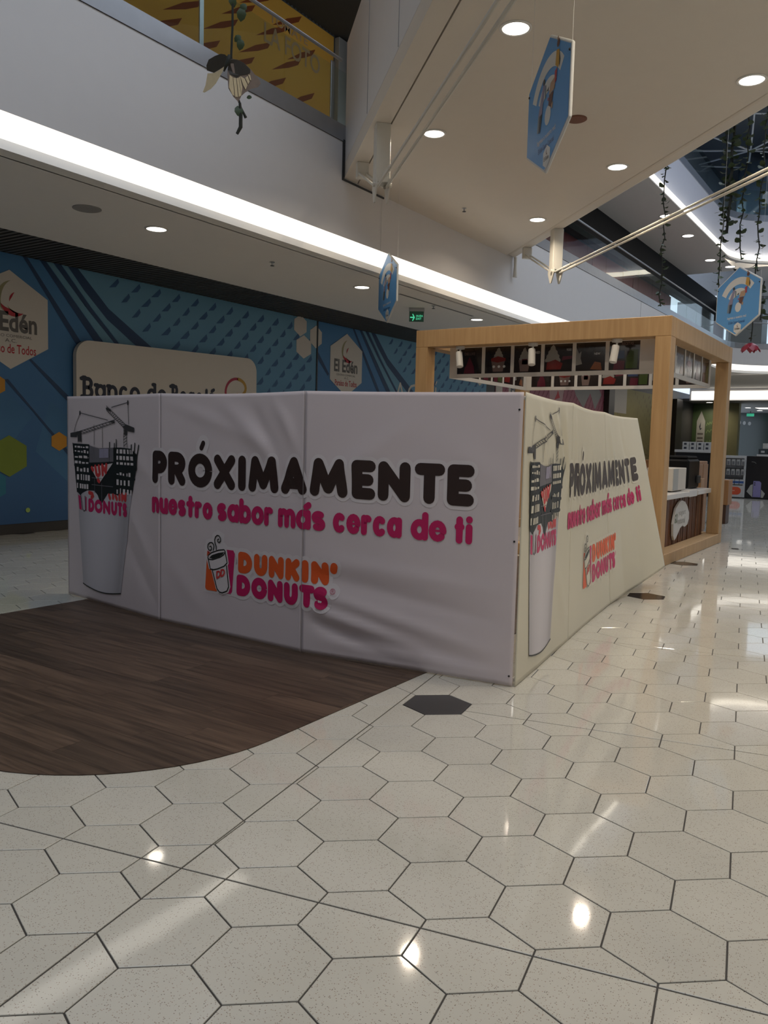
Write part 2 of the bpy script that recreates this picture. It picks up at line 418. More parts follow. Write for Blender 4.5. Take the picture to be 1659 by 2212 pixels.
# ================================================================== LEFT SIDE OF THE MALL
WALLX = -10.95
wl = MB().box(WALLX-0.3, WALLX, -12, 47.5, 0, 4.4).build('wall_left', M('dark_shopfront', (0.035, 0.033, 0.032), 0.5)); struct(wl, 'dark shopfront wall behind the printed mural panels', 'wall')
path = [(-7.0, -12.0)]+[(-7.0, y) for y in range(-9, 34, 3)]+[(-7.0, 34.5)]+arc(-4.5, 34.5, 2.5, 2.5, 180, 90, 14)[1:]+[(0, 37), (9.0, 37)]
def sm(a, b, t):
    t = max(0, min(1, (t-a)/(b-a))); return t*t*(3-2*t)
def lift(x, y): return 0.62*sm(18.5, 27, y)
def normals(path):
    out = []
    for i in range(len(path)):
        a = Vector(path[max(i-1, 0)]); b = Vector(path[min(i+1, len(path)-1)]); t = (b-a).normalized(); out.append(Vector((t.y, -t.x)))   # towards the atrium
    return out
NRM = normals(path)
def ribbon(name, o0, o1, z0, z1, mat, parent=None, l0=True, l1=True, smooth=False, o2=None):
    """solid strip that follows the atrium edge; o0<o1 offsets towards the atrium"""
    mb = MB(); n = len(path); vs = []
    for i, p in enumerate(path):
        a = Vector(p)+NRM[i]*o0; b = Vector(p)+NRM[i]*o1; q0 = lift(*p)*(1 if l0 else 0); q1 = lift(*p)*(1 if l1 else 0)
        c = b if o2 is None else Vector(p)+NRM[i]*o2; vs += [(a.x, a.y, z0+q0), (b.x, b.y, z0+q0), (c.x, c.y, z1+q1), (a.x, a.y, z1+q1)]
    fs = []
    for i in range(n-1):
        for k in range(4): fs.append((i*4+k, i*4+(k+1) % 4, (i+1)*4+(k+1) % 4, (i+1)*4+k))
    fs += [(0, 1, 2, 3), tuple((n-1)*4+k for k in (3, 2, 1, 0))]
    mb.add(vs, fs); return mb.build(name, mat, parent, smooth)
slab = ribbon('trim_1', -0.30, 0.0, 4.30, 5.57, PAINT, None, True, False)
struct(slab, 'smooth white edge of the upper floor slab above the light cove', 'trim')
lip = ribbon('cove_lip', -0.20, 0.0, 3.97, 4.085, LIPP, slab, o2=-0.075)
ribbon('cove_diffuser', -0.18, -0.085, 4.086, 4.299, COVE, slab, o2=-0.004)
ribbon('edge_channel', -0.08, 0.012, 5.575, 5.79, STEEL, slab, False, False)
MB().box(-7.0, -6.997, 23.50, 23.52, 4.55, 5.57).build('panel_joint', M('joint_grey', (0.3, 0.29, 0.28), 0.8), slab)
# soffit over the walkway: from the grille to the lip, rising a little far back
mb = MB(); ys = [-12, 0, 9, 18.5, 20, 21.5, 23, 24.5, 26, 27, 37.5]
for i in range(len(ys)-1):
    a, b = ys[i], ys[i+1]; za, zb = 3.97+lift(0, a), 3.97+lift(0, b)
    mb.add([(-9.68, a, za), (-7.18, a, za), (-7.18, b, zb), (-9.68, b, zb)], [(0, 3, 2, 1)])
    mb.add([(-9.68, a, za), (-9.68, b, zb), (-9.68, b, zb+.2), (-9.68, a, za+.2)], [(0, 3, 2, 1)])
sof = mb.build('ceiling_soffit', SOFF); struct(sof, 'matt grey-white soffit with downlights over the walkway by the blue mural', 'ceiling')
MB().box(-7.66, -7.61, 11.9, 14.6, 3.9675, 3.972).build('access_seam', M('soffit_seam', (0.16, 0.155, 0.15), 0.8), sof).scale = (1, 1, 1)
mb = MB()
for k in range(370): mb.box(WALLX, -9.69, -11+k*0.10, -10.95+k*0.10, 3.975, 4.03)
g = mb.build('slat_grille', M('grille_grey', (0.075, 0.072, 0.068), 0.5), sof); g['kind'] = 'stuff'
MB().box(WALLX, -9.68, -12, 37, 4.2, 4.25).build('grille_backing', BLACK, sof)
# upper floor on the left
UF = struct(MB().box(-11.3, -7.02, -12, 37.2, 4.95, 5.6).build('floor_upper', M('upper_floor_stone', (0.35, 0.33, 0.31), 0.4)), 'upper gallery floor behind the glass balustrade', 'floor')
ORX = -9.8
ORW = grad_mat('orange_mural_print', (0.68, 0.27, 0.05), (0.76, 0.43, 0.07), 2, 6.0, 8.6, 0.6, 0.25)
wu = struct(MB().box(ORX-0.3, ORX, -12, 37, 5.6, 9.1).build('wall_upper', M('upper_shop_grey', (0.10, 0.11, 0.12), 0.45)), 'dark upper gallery shopfront wall', 'wall')
# corrugated dark ceiling of the upper gallery
mb = MB()
for k in range(260):
    y0 = -12+k*0.1
    mb.add([(ORX, y0, 9.0), (-7.3, y0, 9.0), (-7.3, y0+0.05, 9.045), (ORX, y0+0.05, 9.045), (-7.3, y0+0.1, 9.0), (ORX, y0+0.1, 9.0)], [(0, 3, 2, 1), (3, 5, 4, 2)])
cu = struct(mb.build('ceiling_upper', M('corrugated_dark', (0.055, 0.055, 0.05), 0.6)), 'dark corrugated ceiling above the upper gallery', 'ceiling')
# glass balustrade: panes and posts
bal = empty('glass_balustrade', (-7.0, 5.0, 5.79)); tag(bal, 'glass balustrade with steel handrail along the white slab edge', 'balustrade')
pane = MB().box(-0.006, 0.006, 0.006, 1.370, 0, 0.72).mesh('glass_pane', GLASS)
post = MB().bbox(-0.012, 0.012, -0.03, 0.03, 0, 0.78, 0.004).mesh('post', STEEL)
for k in range(-12, 19):
    y0 = 6.79+k*1.376
    if 9.0 < y0+0.7 < 15.0 or y0 > 33.5: continue
    o = bpy.data.objects.new('glass_pane', pane); link(o, bal); o.location = (-0.04, y0-5.0, 0)
    if k % 2 == 0 and y0 < 14: o = bpy.data.objects.new('post', post); link(o, bal); o.location = (-0.075, y0-5.0, 0)
for yy in (9.16, 15.2): o = bpy.data.objects.new('post', post); link(o, bal); o.location = (-0.05, yy-5.0, 0)
for a, b in ((-11, 9.30), (15.1, 34.5)):
    MB().tube([(0, a-5, 0.83), (0, b-5, 0.83)], 0.022, 8).build('handrail', STEEL, bal)
mb = MB(); pts = [(p[0]+7.0, p[1]-5.0) for p in path[-17:-1]]
for i in range(len(pts)-1):
    (x0, y0), (x1, y1) = pts[i], pts[i+1]
    mb.add([(x0, y0, 0), (x1, y1, 0), (x1, y1, .72), (x0, y0, .72)], [(0, 1, 2, 3)])
mb.build('curved_glass', GLASS, bal)
MB().tube([(p[0], p[1], 0.83) for p in pts], 0.022, 8).build('handrail', STEEL, bal)

# second storey edge above, with its own light cove
s2 = ribbon('trim_2', -0.50, -0.28, 9.31, 10.7, M('sky_tinted_slab_paint', (0.60, 0.63, 0.73), 0.6, var=0.02), None, False, False); struct(s2, 'white edge of the second storey slab at upper right with light cove', 'trim')  # white slab paint with the blue of the sky light put into it
ribbon('cove_lip', -0.20, 0.0, 8.985, 9.10, LIPP, s2, False, False, o2=-0.07)
ribbon('cove_diffuser', -0.30, -0.08, 9.10, 9.30, EM('upper_cove_glow', (1.0, 0.90, 0.74), 6.5), s2, False, False)
ribbon('edge_channel', -0.34, -0.26, 10.7, 10.95, M('channel_blue_grey', (0.25, 0.29, 0.36), 0.4, 0.3), s2, False, False)
ribbon('glass_pane', -0.31, -0.30, 10.95, 11.9, GLASS, s2, False, False)
mb = MB().box(-9.3, -7.2, 13.0, 37.5, 9.0, 9.25); mb.box(-7.3, 9, 37.15, 45, 9.0, 9.25)
struct(mb.build('ceiling_gallery', SOFF), 'grey-white soffit with downlights under the second storey', 'ceiling')
struct(MB().box(-9.5, -9.25, 13.0, 44, 7.9, 9.0).build('trim_3', M('black_bulkhead', (0.005, 0.0045, 0.0045), 0.6, spec=0.15)), 'black bulkhead above the upper gallery shops', 'trim')
# shops of the upper gallery past the bridge
for k, (y0, y1, c) in enumerate(((13.0, 17.0, (0.05, 0.08, 0.06)), (17.0, 22.5, (0.09, 0.13, 0.10)), (22.5, 27, (0.30, 0.06, 0.06)), (27, 31.5, (0.42, 0.07, 0.07)), (31.5, 37, (0.45, 0.14, 0.12)))):
    MB().box(ORX, ORX+0.08, y0+0.03, y1-0.03, 5.6, 8.0).build('shopfront_panel', M('shopfront_%d' % k, c, 0.35), wu)
MB().box(ORX+0.08, ORX+0.2, 13, 37, 6.62, 6.85).build('shopfront_band', M('shop_band', (0.35, 0.33, 0.32), 0.5), wu)
# third level: lavender wall with openings, beyond the second balustrade
w3 = MB()
w3.box(-9.6, -9.3, 13, 44, 10.7, 14.5)
struct(w3.build('wall_third', M('lavender_wall', (0.45, 0.50, 0.62), 0.7)), 'blue-lavender wall of the third level', 'wall')
for y0 in (22.0, 25.5, 29.0):
    MB().box(-9.3, -9.27, y0, y0+0.9, 12.2, 13.3).build('window_%d' % int(y0), M('slate_blue_panel', (0.10, 0.14, 0.22), 0.4), bpy.data.objects['wall_third'])
# roof over the atrium with a skylight opening and its white truss
rf = MB(); ROOFM = M('dark_slate_roof', (0.06, 0.075, 0.095), 0.6)
rf.box(-11.3, -2.2, -12.2, 46, 14.5, 14.8); rf.box(3.4, 9.3, -12.2, 46, 14.5, 14.8); rf.box(-2.2, 3.4, 33.5, 46, 14.5, 14.8); rf.box(-2.2, 3.4, -12.2, -8.5, 14.5, 14.8)
roof = struct(rf.build('ceiling_roof', ROOFM), 'dark slate-blue roof deck high over the atrium', 'ceiling')
TRM = M('truss_white', (0.55, 0.60, 0.66), 0.4)
tr = empty('roof_truss', (-6.9, 37.2, 13.75)); tag(tr, 'pale white space-frame roof truss at the upper right corner', 'truss')
node = Vector((0, 0, 0)); ring = [Vector((3.2*math.cos(a), 3.2*math.sin(a), 0.3)) for a in [2*PI*k/8+0.2 for k in range(8)]]
for k, p in enumerate(ring):
    MB().tube([node, p], 0.035, 6).build('truss_bar', TRM, tr); MB().tube([p, ring[(k+1) % 8]], 0.03, 6).build('truss_bar', TRM, tr)
for k in range(-8, 33, 3):
    MB().box(-2.3, 3.5, k-0.05, k+0.05, 14.3, 14.5).build('skylight_mullion', TRM, roof)

# right and rear sides of the atrium (out of view; they close the place)
struct(MB().box(9.0, 9.3, -12.2, 46, 0, 14.5).build('wall_right', M('right_wall_paint', (0.52, 0.50, 0.48), 0.7)), 'light painted wall on the far right of the atrium', 'wall')
struct(MB().box(-11.3, 9.3, -12.5, -12.2, 0, 14.5).build('wall_back', M('rear_wall_paint', (0.50, 0.48, 0.46), 0.7)), 'light painted wall behind the viewer', 'wall')

# unseen right-hand walkway, added to throw warm light: soffit, cove, slab edge
rs = struct(MB().box(5.3, 9.0, -12.2, 44, 3.97, 4.05).build('ceiling_right_added', SOFF), 'added soffit over the unseen right-hand walkway', 'ceiling')
MB().box(5.2, 5.3, -12.2, 44, 3.97, 4.075).build('cove_lip', LIPP, rs); MB().box(5.23, 5.36, -12.2, 44, 4.075, 4.30).build('cove_diffuser', COVE, rs)  # glowing cove added out of view to warm the side hoarding
struct(MB().box(5.2, 5.5, -12.2, 44, 4.30, 5.57).build('trim_6', PAINT), 'added white slab edge above the unseen right-hand light cove', 'trim')

# ================================================================== BRIDGE (45 degrees across the atrium)
br = empty('bridge', (-7.0, 12.0, 5.1)); struct(br, 'white pedestrian bridge with flat downlit underside crossing overhead', 'bridge')
def diag(name, c0, c1, z0, z1, mat, xa=-7.0, xb=5.2, bevel=0.0):
    """solid between the lines x+y=c0 and x+y=c1"""
    P = [(xa, c0-xa), (xb, c0-xb), (xb, c1-xb), (xa, c1-xa)]
    o = MB().prism([(p[0]+7.0, p[1]-12.0) for p in P], z0-5.1, z1-5.1).build(name, mat, br)
    if bevel:
        m = o.modifiers.new('bevel', 'BEVEL'); m.width = bevel; m.segments = 3
    return o
diag('deck', 2.46, 8.0, 5.16, 5.75, BRIDGEP)
diag('edge_beam', 2.42, 2.72, 5.1, 5.30, BRIDGEP)
diag('underside_panel', 2.745, 7.70, 5.1, 5.2, BRIDGEP)
diag('edge_beam', 7.702, 8.06, 5.1, 5.6, BRIDGEP, bevel=0.06)
diag('parapet', 2.42, 2.56, 5.305, 6.90, PAINT)
diag('parapet', 7.92, 8.06, 5.605, 6.0, PAINT)
for o_ in range(1, 4):
    MB().box(0, 0.012, -0.003, 0.003, 0.22, 1.78, Matrix.Translation((o_*1.2+0.02, 2.4155-12.0+7.0-o_*1.2-0.02, 0)) @ Matrix.Rotation(-PI/4, 4, 'Z')).build('panel_joint', M('joint_grey', (0.3, 0.29, 0.28), 0.8), br)
mb = MB().box(-7.0, -6.985, 9.36, 9.40, 5.08, 5.60); mb.box(-7.0, -6.985, 9.36, 10.4, 5.06, 5.085)
mb.build('shadow_gap', DARK, slab)
# struts with tension rods underneath
def strut(px, py, label, zt):
    e = empty('bridge_strut', (px, py, 5.1), -PI/4); tag(e, label, 'strut', 'struts and tension rods under the bridge')
    MB().bbox(-0.085, 0.085, -0.085, 0.085, zt-5.1+0.02, 0, 0.006).build('post', RODP, e)
    zb = zt-5.1
    for s in (-1, 1):
        mb = MB(); prof = [(-0.11, 0.06), (0.11, 0.06), (0.13, -0.02), (0.02, -0.19), (-0.03, -0.19), (-0.13, -0.02)]
        T = Matrix.Translation((0, s*0.075, zb)) @ Matrix.Rotation(PI/2, 4, 'X')
        mb.prism(prof, -0.008, 0.008, T); mb.build('fork_plate', RODP, e)
        MB().lathe([(0.03, -0.02), (0.03, 0.02)], n=10, T=Matrix.Translation((0.05, s*0.09, zb)) @ Matrix.Rotation(PI/2, 4, 'X')).build('pin', RODP, e)
        MB().tube([(0.06, s*0.055, zb-0.02), (0.5, s*0.05, zb-0.02), (10.0, s*0.05, zb-0.02)], 0.017, 8).build('tension_rod', RODP, e)
        MB().tube([(0.45, s*0.05, zb-0.02), (0.75, s*0.05, zb-0.02)], 0.024, 8).build('turnbuckle', RODP, e)
        L = (px+7.0)*math.sqrt(2)
        MB().tube([(-0.05, s*0.05, zb), (-L*0.62, s*0.05, -0.13)], 0.017, 8).build('tension_rod', RODP, e)
    MB().bbox(-L*0.62-0.05, -L*0.62+0.05, -0.08, 0.08, -0.2, 0.0, 0.008).build('anchor_block', RODP, e)
    return e
strut(-5.48, 8.09, 'cream steel strut and twin tension rods under near bridge edge', 4.42)
strut(-5.45, 13.36, 'cream steel strut and twin tension rods under far bridge edge', 4.40)
dp = MB().tube([(-6.93, 14.95, 5.1), (-6.93, 14.95, 4.92), (-6.93, 14.95, 4.72)], [0.035, 0.03, 0.045], 8)
tag(dp.build('drain_pipe', RODP), 'short cream drain pipe on slab edge under far bridge corner', 'pipe')
# ================================================================== RECESSED LIGHTS AND CEILING FITTINGS
ringm = MB().lathe([(0.142, 0.0), (0.142, -0.008), (0.118, -0.012), (0.116, -0.002)], n=28).mesh('trim_ring', WHITEP, True)
lensm = MB().lathe([(0.117, -0.002), (0.117, -0.006), (0.06, -0.0075)], n=28).mesh('lens', LED)
def downlight(x, y, z, label, lamp=True, sc=1.0, power=None):
    e = empty('downlight', (x, y, z)); tag(e, label, 'downlight', 'recessed round downlights'); e.scale = (sc, sc, 1)
    for nm, me in (('trim_ring', ringm), ('lens', lensm)): link(bpy.data.objects.new(nm, me), e)
    if lamp:
        l = bpy.data.lights.new('downlight_lamp', 'AREA'); l.shape = 'DISK'; l.size = 0.16; l.energy = power or DOWN_W; l.color = (1.0, 0.86, 0.68); l.spread = math.radians(150)
        o = bpy.data.objects.new('downlight_lamp', l); link(o, e); o.location = (0, 0, -0.02)
for (x, y), t in (((-3.244, 6.817), 'downlight in bridge underside left of the largest blue sign'), ((-5.089, 8.595), 'downlight in bridge underside beside the near strut'),
                  ((-1.682, 8.906), 'downlight in bridge underside at the right edge of the picture'), ((-3.599, 10.76), 'downlight in bridge underside right of the red-brown disc'),
                  ((-5.493, 12.62), 'downlight in bridge underside above the far strut')):
    downlight(x, y, 5.1, t)
# the bridge goes on to the right with the same lights
for (x, y), t in (((-1.4, 4.97), 'downlight in bridge underside just above the picture, near row'), ((0.2, 7.05), 'downlight in bridge underside right of the picture, far row'), ((0.45, 3.12), 'downlight in bridge underside overhead of the viewer, near row'), ((2.05, 5.2), 'downlight in bridge underside well right of the picture, far row')):
    downlight(x, y, 5.1, t)
for k in range(6):
    downlight(6.3, -6+5.0*k, 3.97, ('first', 'second', 'third', 'fourth', 'fifth', 'sixth')[k]+' added downlight from the rear in the unseen right-hand walkway soffit')  # lamps added out of view, warm light for the side hoarding
for (x, y), t in (((-7.958, 6.924), 'downlight in soffit above the bank sign'), ((-7.861, 11.118), 'downlight in soffit left of the edge-on blue sign'), ((-7.759, 15.011), 'downlight in soffit above the kiosk beam')):
    downlight(x, y, 3.97, t, power=4.5)
for k in range(4):
    yy = 19.0+4.2*k; downlight(-7.75, yy, 3.969+lift(0, yy), ('first', 'second', 'third', 'fourth')[k]+' downlight of the soffit row hidden behind the kiosk', power=(12, 14, 26, 34)[k])
for k, (x, y) in enumerate(((-7.61, 27.8), (-7.6, 30.7), (-7.75, 35.0), (-7.3, 36.6))):
    downlight(x, y, 9.0, ('first', 'second', 'third', 'fourth')[k]+' downlight from the bridge in the upper gallery soffit', True, 1.6, 5)
def disc(name, x, y, z, r, mat, label, cat):
    o = MB().lathe([(r, 0), (r, -0.008), (r*0.9, -0.014), (r*0.3, -0.016)], n=28).build(name, mat, None, False); o.location = (x, y, z); tag(o, label, cat)
disc('ceiling_speaker', -3.50, 9.0, 5.1, 0.115, M('red_brown_grille', (0.16, 0.06, 0.035), 0.6), 'red-brown round speaker grille in the bridge underside', 'speaker')
disc('ceiling_speaker', -7.96, 5.94, 3.97, 0.155, M('grey_grille', (0.27, 0.26, 0.25), 0.7), 'grey round speaker grille in the soffit at left', 'speaker')
def sprinkler(x, y, z, label):
    e = empty('sprinkler_head', (x, y, z)); tag(e, label, 'sprinkler')
    MB().lathe([(0.035, 0), (0.035, -0.006), (0.012, -0.01), (0.012, -0.05)], n=12).build('body', STEEL, e)
    MB().lathe([(0.03, -0.05), (0.03, -0.055)], n=12).build('deflector', DARK, e)
sprinkler(-6.23, 11.5, 5.1, 'small sprinkler head in the bridge underside near the slab edge')
sprinkler(-7.93, 9.0, 3.97, 'small sprinkler head in the soffit between two downlights')
sprinkler(-7.72, 13.2, 3.97, 'small sprinkler head in the soffit beside the green exit sign')
ex = empty('exit_sign', (-8.14, 13.3, 3.97), math.radians(30)); ex.scale = (0.85, 1, 1.05); tag(ex, 'green lit exit sign with arrow hanging from the soffit', 'exit sign')
MB().bbox(-0.17, 0.17, -0.035, 0.035, -0.06, 0, 0.006).build('housing', STEEL, ex)
MB().box(-0.16, 0.16, -0.006, 0.006, -0.24, -0.06).build('panel', M('exit_panel_green', (0.05, 0.16, 0.11), 0.3), ex)
EXG = EM('exit_glow', (0.10, 0.85, 0.45), 1.1)
fx = lambda a, b: (a, -0.0075, b)
shape_obj('arrow', [[(-0.14, -0.155), (-0.07, -0.155), (-0.095, -0.105), (-0.075, -0.105), (-0.035, -0.165), (-0.075, -0.225), (-0.095, -0.225), (-0.07, -0.175), (-0.14, -0.175)]], EXG, fx, ex)
text_obj('lettering', 'SALIDA', EXG, fx, -0.01, 0.14, -0.155, -0.12, ex); text_obj('lettering', 'EXIT', EXG, fx, -0.01, 0.11, -0.205, -0.17, ex)

# ================================================================== PRINTED HOARDINGS
# rounded fat letters drawn as strokes on a unit cell (0..1 wide, 0..1 high); each has its strokes as centre lines
def A(*a, **k): return arc(*a, **k)
G = {
 'P': [[(0, 0), (0, 1)], [(0, 1), (.5, 1)]+A(.5, .72, .5, .28, 90, -90)+[(0, .44)]],
 'R': [[(0, 0), (0, 1)], [(0, 1), (.5, 1)]+A(.5, .73, .5, .27, 90, -90)+[(0, .46)], [(.5, .46), (1, 0)]],
 'O': [A(.5, .5, .5, .5, 0, 360, n=28)],
 'X': [[(0, 0), (1, 1)], [(0, 1), (1, 0)]], 'I': [[(.5, 0), (.5, 1)]],
 'M': [[(0, 0), (.12, 1)], [(.12, 1), (.5, .12)], [(.5, .12), (.88, 1)], [(.88, 1), (1, 0)]],
 'A': [[(0, 0), (.5, 1)], [(.5, 1), (1, 0)], [(.25, .20), (.75, .20)]],
 'E': [[(0, 0), (0, 1)], [(0, 1), (1, 1)], [(0, .5), (.85, .5)], [(0, 0), (1, 0)]],
 'N': [[(0, 0), (0, 1)], [(0, 1), (1, 0)], [(1, 0), (1, 1)]],
 'T': [[(.5, 0), (.5, 1)], [(0, 1), (1, 1)]],
 'D': [[(0, 0), (0, 1)], [(0, 1), (.35, 1)]+A(.35, .5, .65, .5, 90, -90)+[(0, 0)]],
 'U': [[(0, 1), (0, .45)]+A(.5, .45, .5, .45, 180, 360)+[(1, 1)]],
 'K': [[(0, 0), (0, 1)], [(0, .42), (1, 1)], [(.35, .60), (1, 0)]],
 'S': [A(.5, .75, .48, .25, 42, 270)+A(.5, .25, .48, .25, 90, -138)],
 "'": [[(.5, 1), (.45, .3)]],
 'n': [[(0, 0), (0, .66)], [(0, .35)]+A(.5, .35, .5, .31, 180, 0)+[(1, 0)]],
 'u': [[(0, .66), (0, .31)]+A(.5, .31, .5, .31, 180, 360)+[(1, .66)], [(1, .66), (1, 0)]],
 'e': [[(.12, .34), (.88, .34)], A(.5, .33, .5, .33, 0, 315)],
 's': [A(.5, .495, .46, .165, 50, 270)+A(.5, .165, .46, .165, 90, -130)],
 't': [[(.5, .95), (.5, .0)], [(0, .62), (1, .62)]], 'r': [[(0, 0), (0, .66)], [(0, .38)]+A(.55, .38, .55, .28, 180, 60)],
 'o': [A(.5, .33, .5, .33, 0, 360, n=24)], 'a': [A(.5, .33, .5, .33, 0, 360, n=24), [(1, .66), (1, 0)]],
 'b': [A(.5, .33, .5, .33, 0, 360, n=24), [(0, 1), (0, 0)]], 'd': [A(.5, .33, .5, .33, 0, 360, n=24), [(1, 1), (1, 0)]],
 'm': [[(0, 0), (0, .66)], [(0, .38)]+A(.25, .38, .25, .28, 180, 0)+[(.5, 0)], [(.5, .38)]+A(.75, .38, .25, .28, 180, 0)+[(1, 0)]],
 'c': [A(.5, .33, .5, .33, 50, 310)], 'i': [[(.5, 0), (.5, .62)], [(.5, .98), (.5, .985)]],
 'g': [A(.5, .33, .5, .33, 0, 360, n=24), [(1, .66), (1, -.1)]+A(.5, -.1, .5, .25, 0, -150)],
 'B': [[(0, 0), (0, 1)], [(0, 1), (.5, 1)]+A(.5, .76, .42, .24, 90, -90)+[(0, .52)], [(.5, .52)]+A(.5, .26, .5, .26, 90, -90)+[(0, 0)]],
}
WID = dict(n=.62, u=.62, e=.66, s=.55, t=.5, r=.42, o=.68, a=.66, b=.66, d=.66, m=.95, c=.58, i=.12, g=.66, B=.62)
def glyph(ch, x0, x1, y0, y1, w):
    """strokes of one letter whose ink fills the box"""
    hx, hy = w/2, w/2; a0, a1, b0, b1 = x0+hx, x1-hx, y0+hy, y1-hy
    return [[(a0+(a1-a0)*p[0], b0+(b1-b0)*p[1]) for p in st] for st in G[ch]]
def word(s, x0, x1, y0, y1, w, gap, thin=None):
    """lower-case word fitted between x0 and x1; y1 is the top of the tall letters"""
    tot = sum(WID[c] for c in s); k = ((x1-x0)-gap*(len(s)-1)-w*len(s))/tot
    out = []; x = x0
    for c in s:
        ww = WID[c]*k+w; gl = glyph(c, x, x+ww, y0, y1, w); x += ww+gap
        if c == 'e' and thin is not None: thin.append(gl[0]); gl = gl[1:]
        out += gl
    return out
def densify(st, step):
    out = [st[0]]
    for p, q in zip(st, st[1:]):
        n = max(1, int(math.hypot(q[0]-p[0], q[1]-p[1])/step+0.5))
        for i in range(1, n+1): out.append((p[0]+(q[0]-p[0])*i/n, p[1]+(q[1]-p[1])*i/n))
    return out
def strokes(mb, sts, w, fn, step=0.03, cap=7):
    h = w/2; ns = len(sts)
    for si, st in enumerate(sts):
        st = densify(st, step); n = len(st); vs = []; fs = []
        for i, p in enumerate(st):
            a = st[max(i-1, 0)]; b = st[min(i+1, n-1)]; tx, ty = b[0]-a[0], b[1]-a[1]; l = math.hypot(tx, ty) or 1e-6; nx, ny = -ty/l, tx/l
            vs += [(p[0]+nx*h, p[1]+ny*h), p, (p[0]-nx*h, p[1]-ny*h)]
        for i in range(n-1):
            o = i*3; fs += [(o, o+1, o+4, o+3), (o+1, o+2, o+5, o+4)]
        closed = math.hypot(st[0][0]-st[-1][0], st[0][1]-st[-1][1]) < 1e-6
        if not closed:
            for (c, e, idx) in ((st[0], st[min(1, n-1)], 0), (st[-1], st[max(n-2, 0)], n-1)):
                ang = math.atan2(c[1]-e[1], c[0]-e[0]); b0 = len(vs); vs.append(c)
                for k in range(cap+1):
                    t = ang-PI/2+PI*k/cap; vs.append((c[0]+h*math.cos(t), c[1]+h*math.sin(t)))
                fs += [(b0, b0+1+k, b0+2+k) for k in range(cap)]
        p0 = st[0]; c0 = Vector(fn(*p0)); nn = (Vector(fn(p0[0]+.004, p0[1]))-c0).cross(Vector(fn(p0[0], p0[1]+.004))-c0).normalized()*(si*.0008/max(8, ns))
        mb.add([Vector(fn(*v))+nn for v in vs], fs)
    return mb
VINYL = M('hoarding_vinyl', (0.66, 0.59, 0.615), 0.40, var=0.03, scale=2.5, spec=0.4)
VINYL_WARM = M('aged_cream_vinyl', (0.63, 0.60, 0.49), 0.40, var=0.04, scale=2.0, spec=0.4)  # side sheet: warm mixed light put into the vinyl colour
HALO = M('print_white', (0.71, 0.66, 0.68), 0.42, var=0.01)
INK = M('print_dark_brown', (0.030, 0.014, 0.012), 0.42, var=0.02)
PINK = M('print_magenta', (0.53, 0.012, 0.115), 0.42, var=0.02)
ORG = M('print_orange', (0.74, 0.105, 0.02), 0.42, var=0.02)
RED = M('print_red', (0.60, 0.05, 0.05), 0.42, var=0.02)
INKB = M('print_black', (0.012, 0.014, 0.012), 0.42)
GREYP = M('print_grey', (0.16, 0.15, 0.17), 0.45)
LILAC = M('print_lilac_white', (0.58, 0.57, 0.63), 0.42, var=0.02)
LILACD = M('print_lilac_grey', (0.45, 0.44, 0.53), 0.42, var=0.02)
HEADW = .077; LINEW = .044; LOGOW = .055
HEAD = [('P', 1.401, 1.588), ('R', 1.602, 1.802), ('O', 1.835, 2.099), ('X', 2.117, 2.341), ('I', 2.371, 2.451), ('M', 2.477, 2.77), ('A', 2.794, 3.028), ('M', 3.052, 3.34), ('E', 3.371, 3.543), ('N', 3.561, 3.789), ('T', 3.817, 4.022), ('E', 4.039, 4.216)]
LOGO1 = [('D', 2.381, 2.523), ('U', 2.542, 2.674), ('N', 2.688, 2.831), ('K', 2.847, 2.978), ('I', 2.996, 3.052), ('N', 3.072, 3.209)]
LOGO2 = [('D', 2.367, 2.507), ('O', 2.518, 2.675), ('N', 2.682, 2.825), ('U', 2.837, 2.967), ('T', 2.979, 3.107), ('S', 3.098, 3.213)]
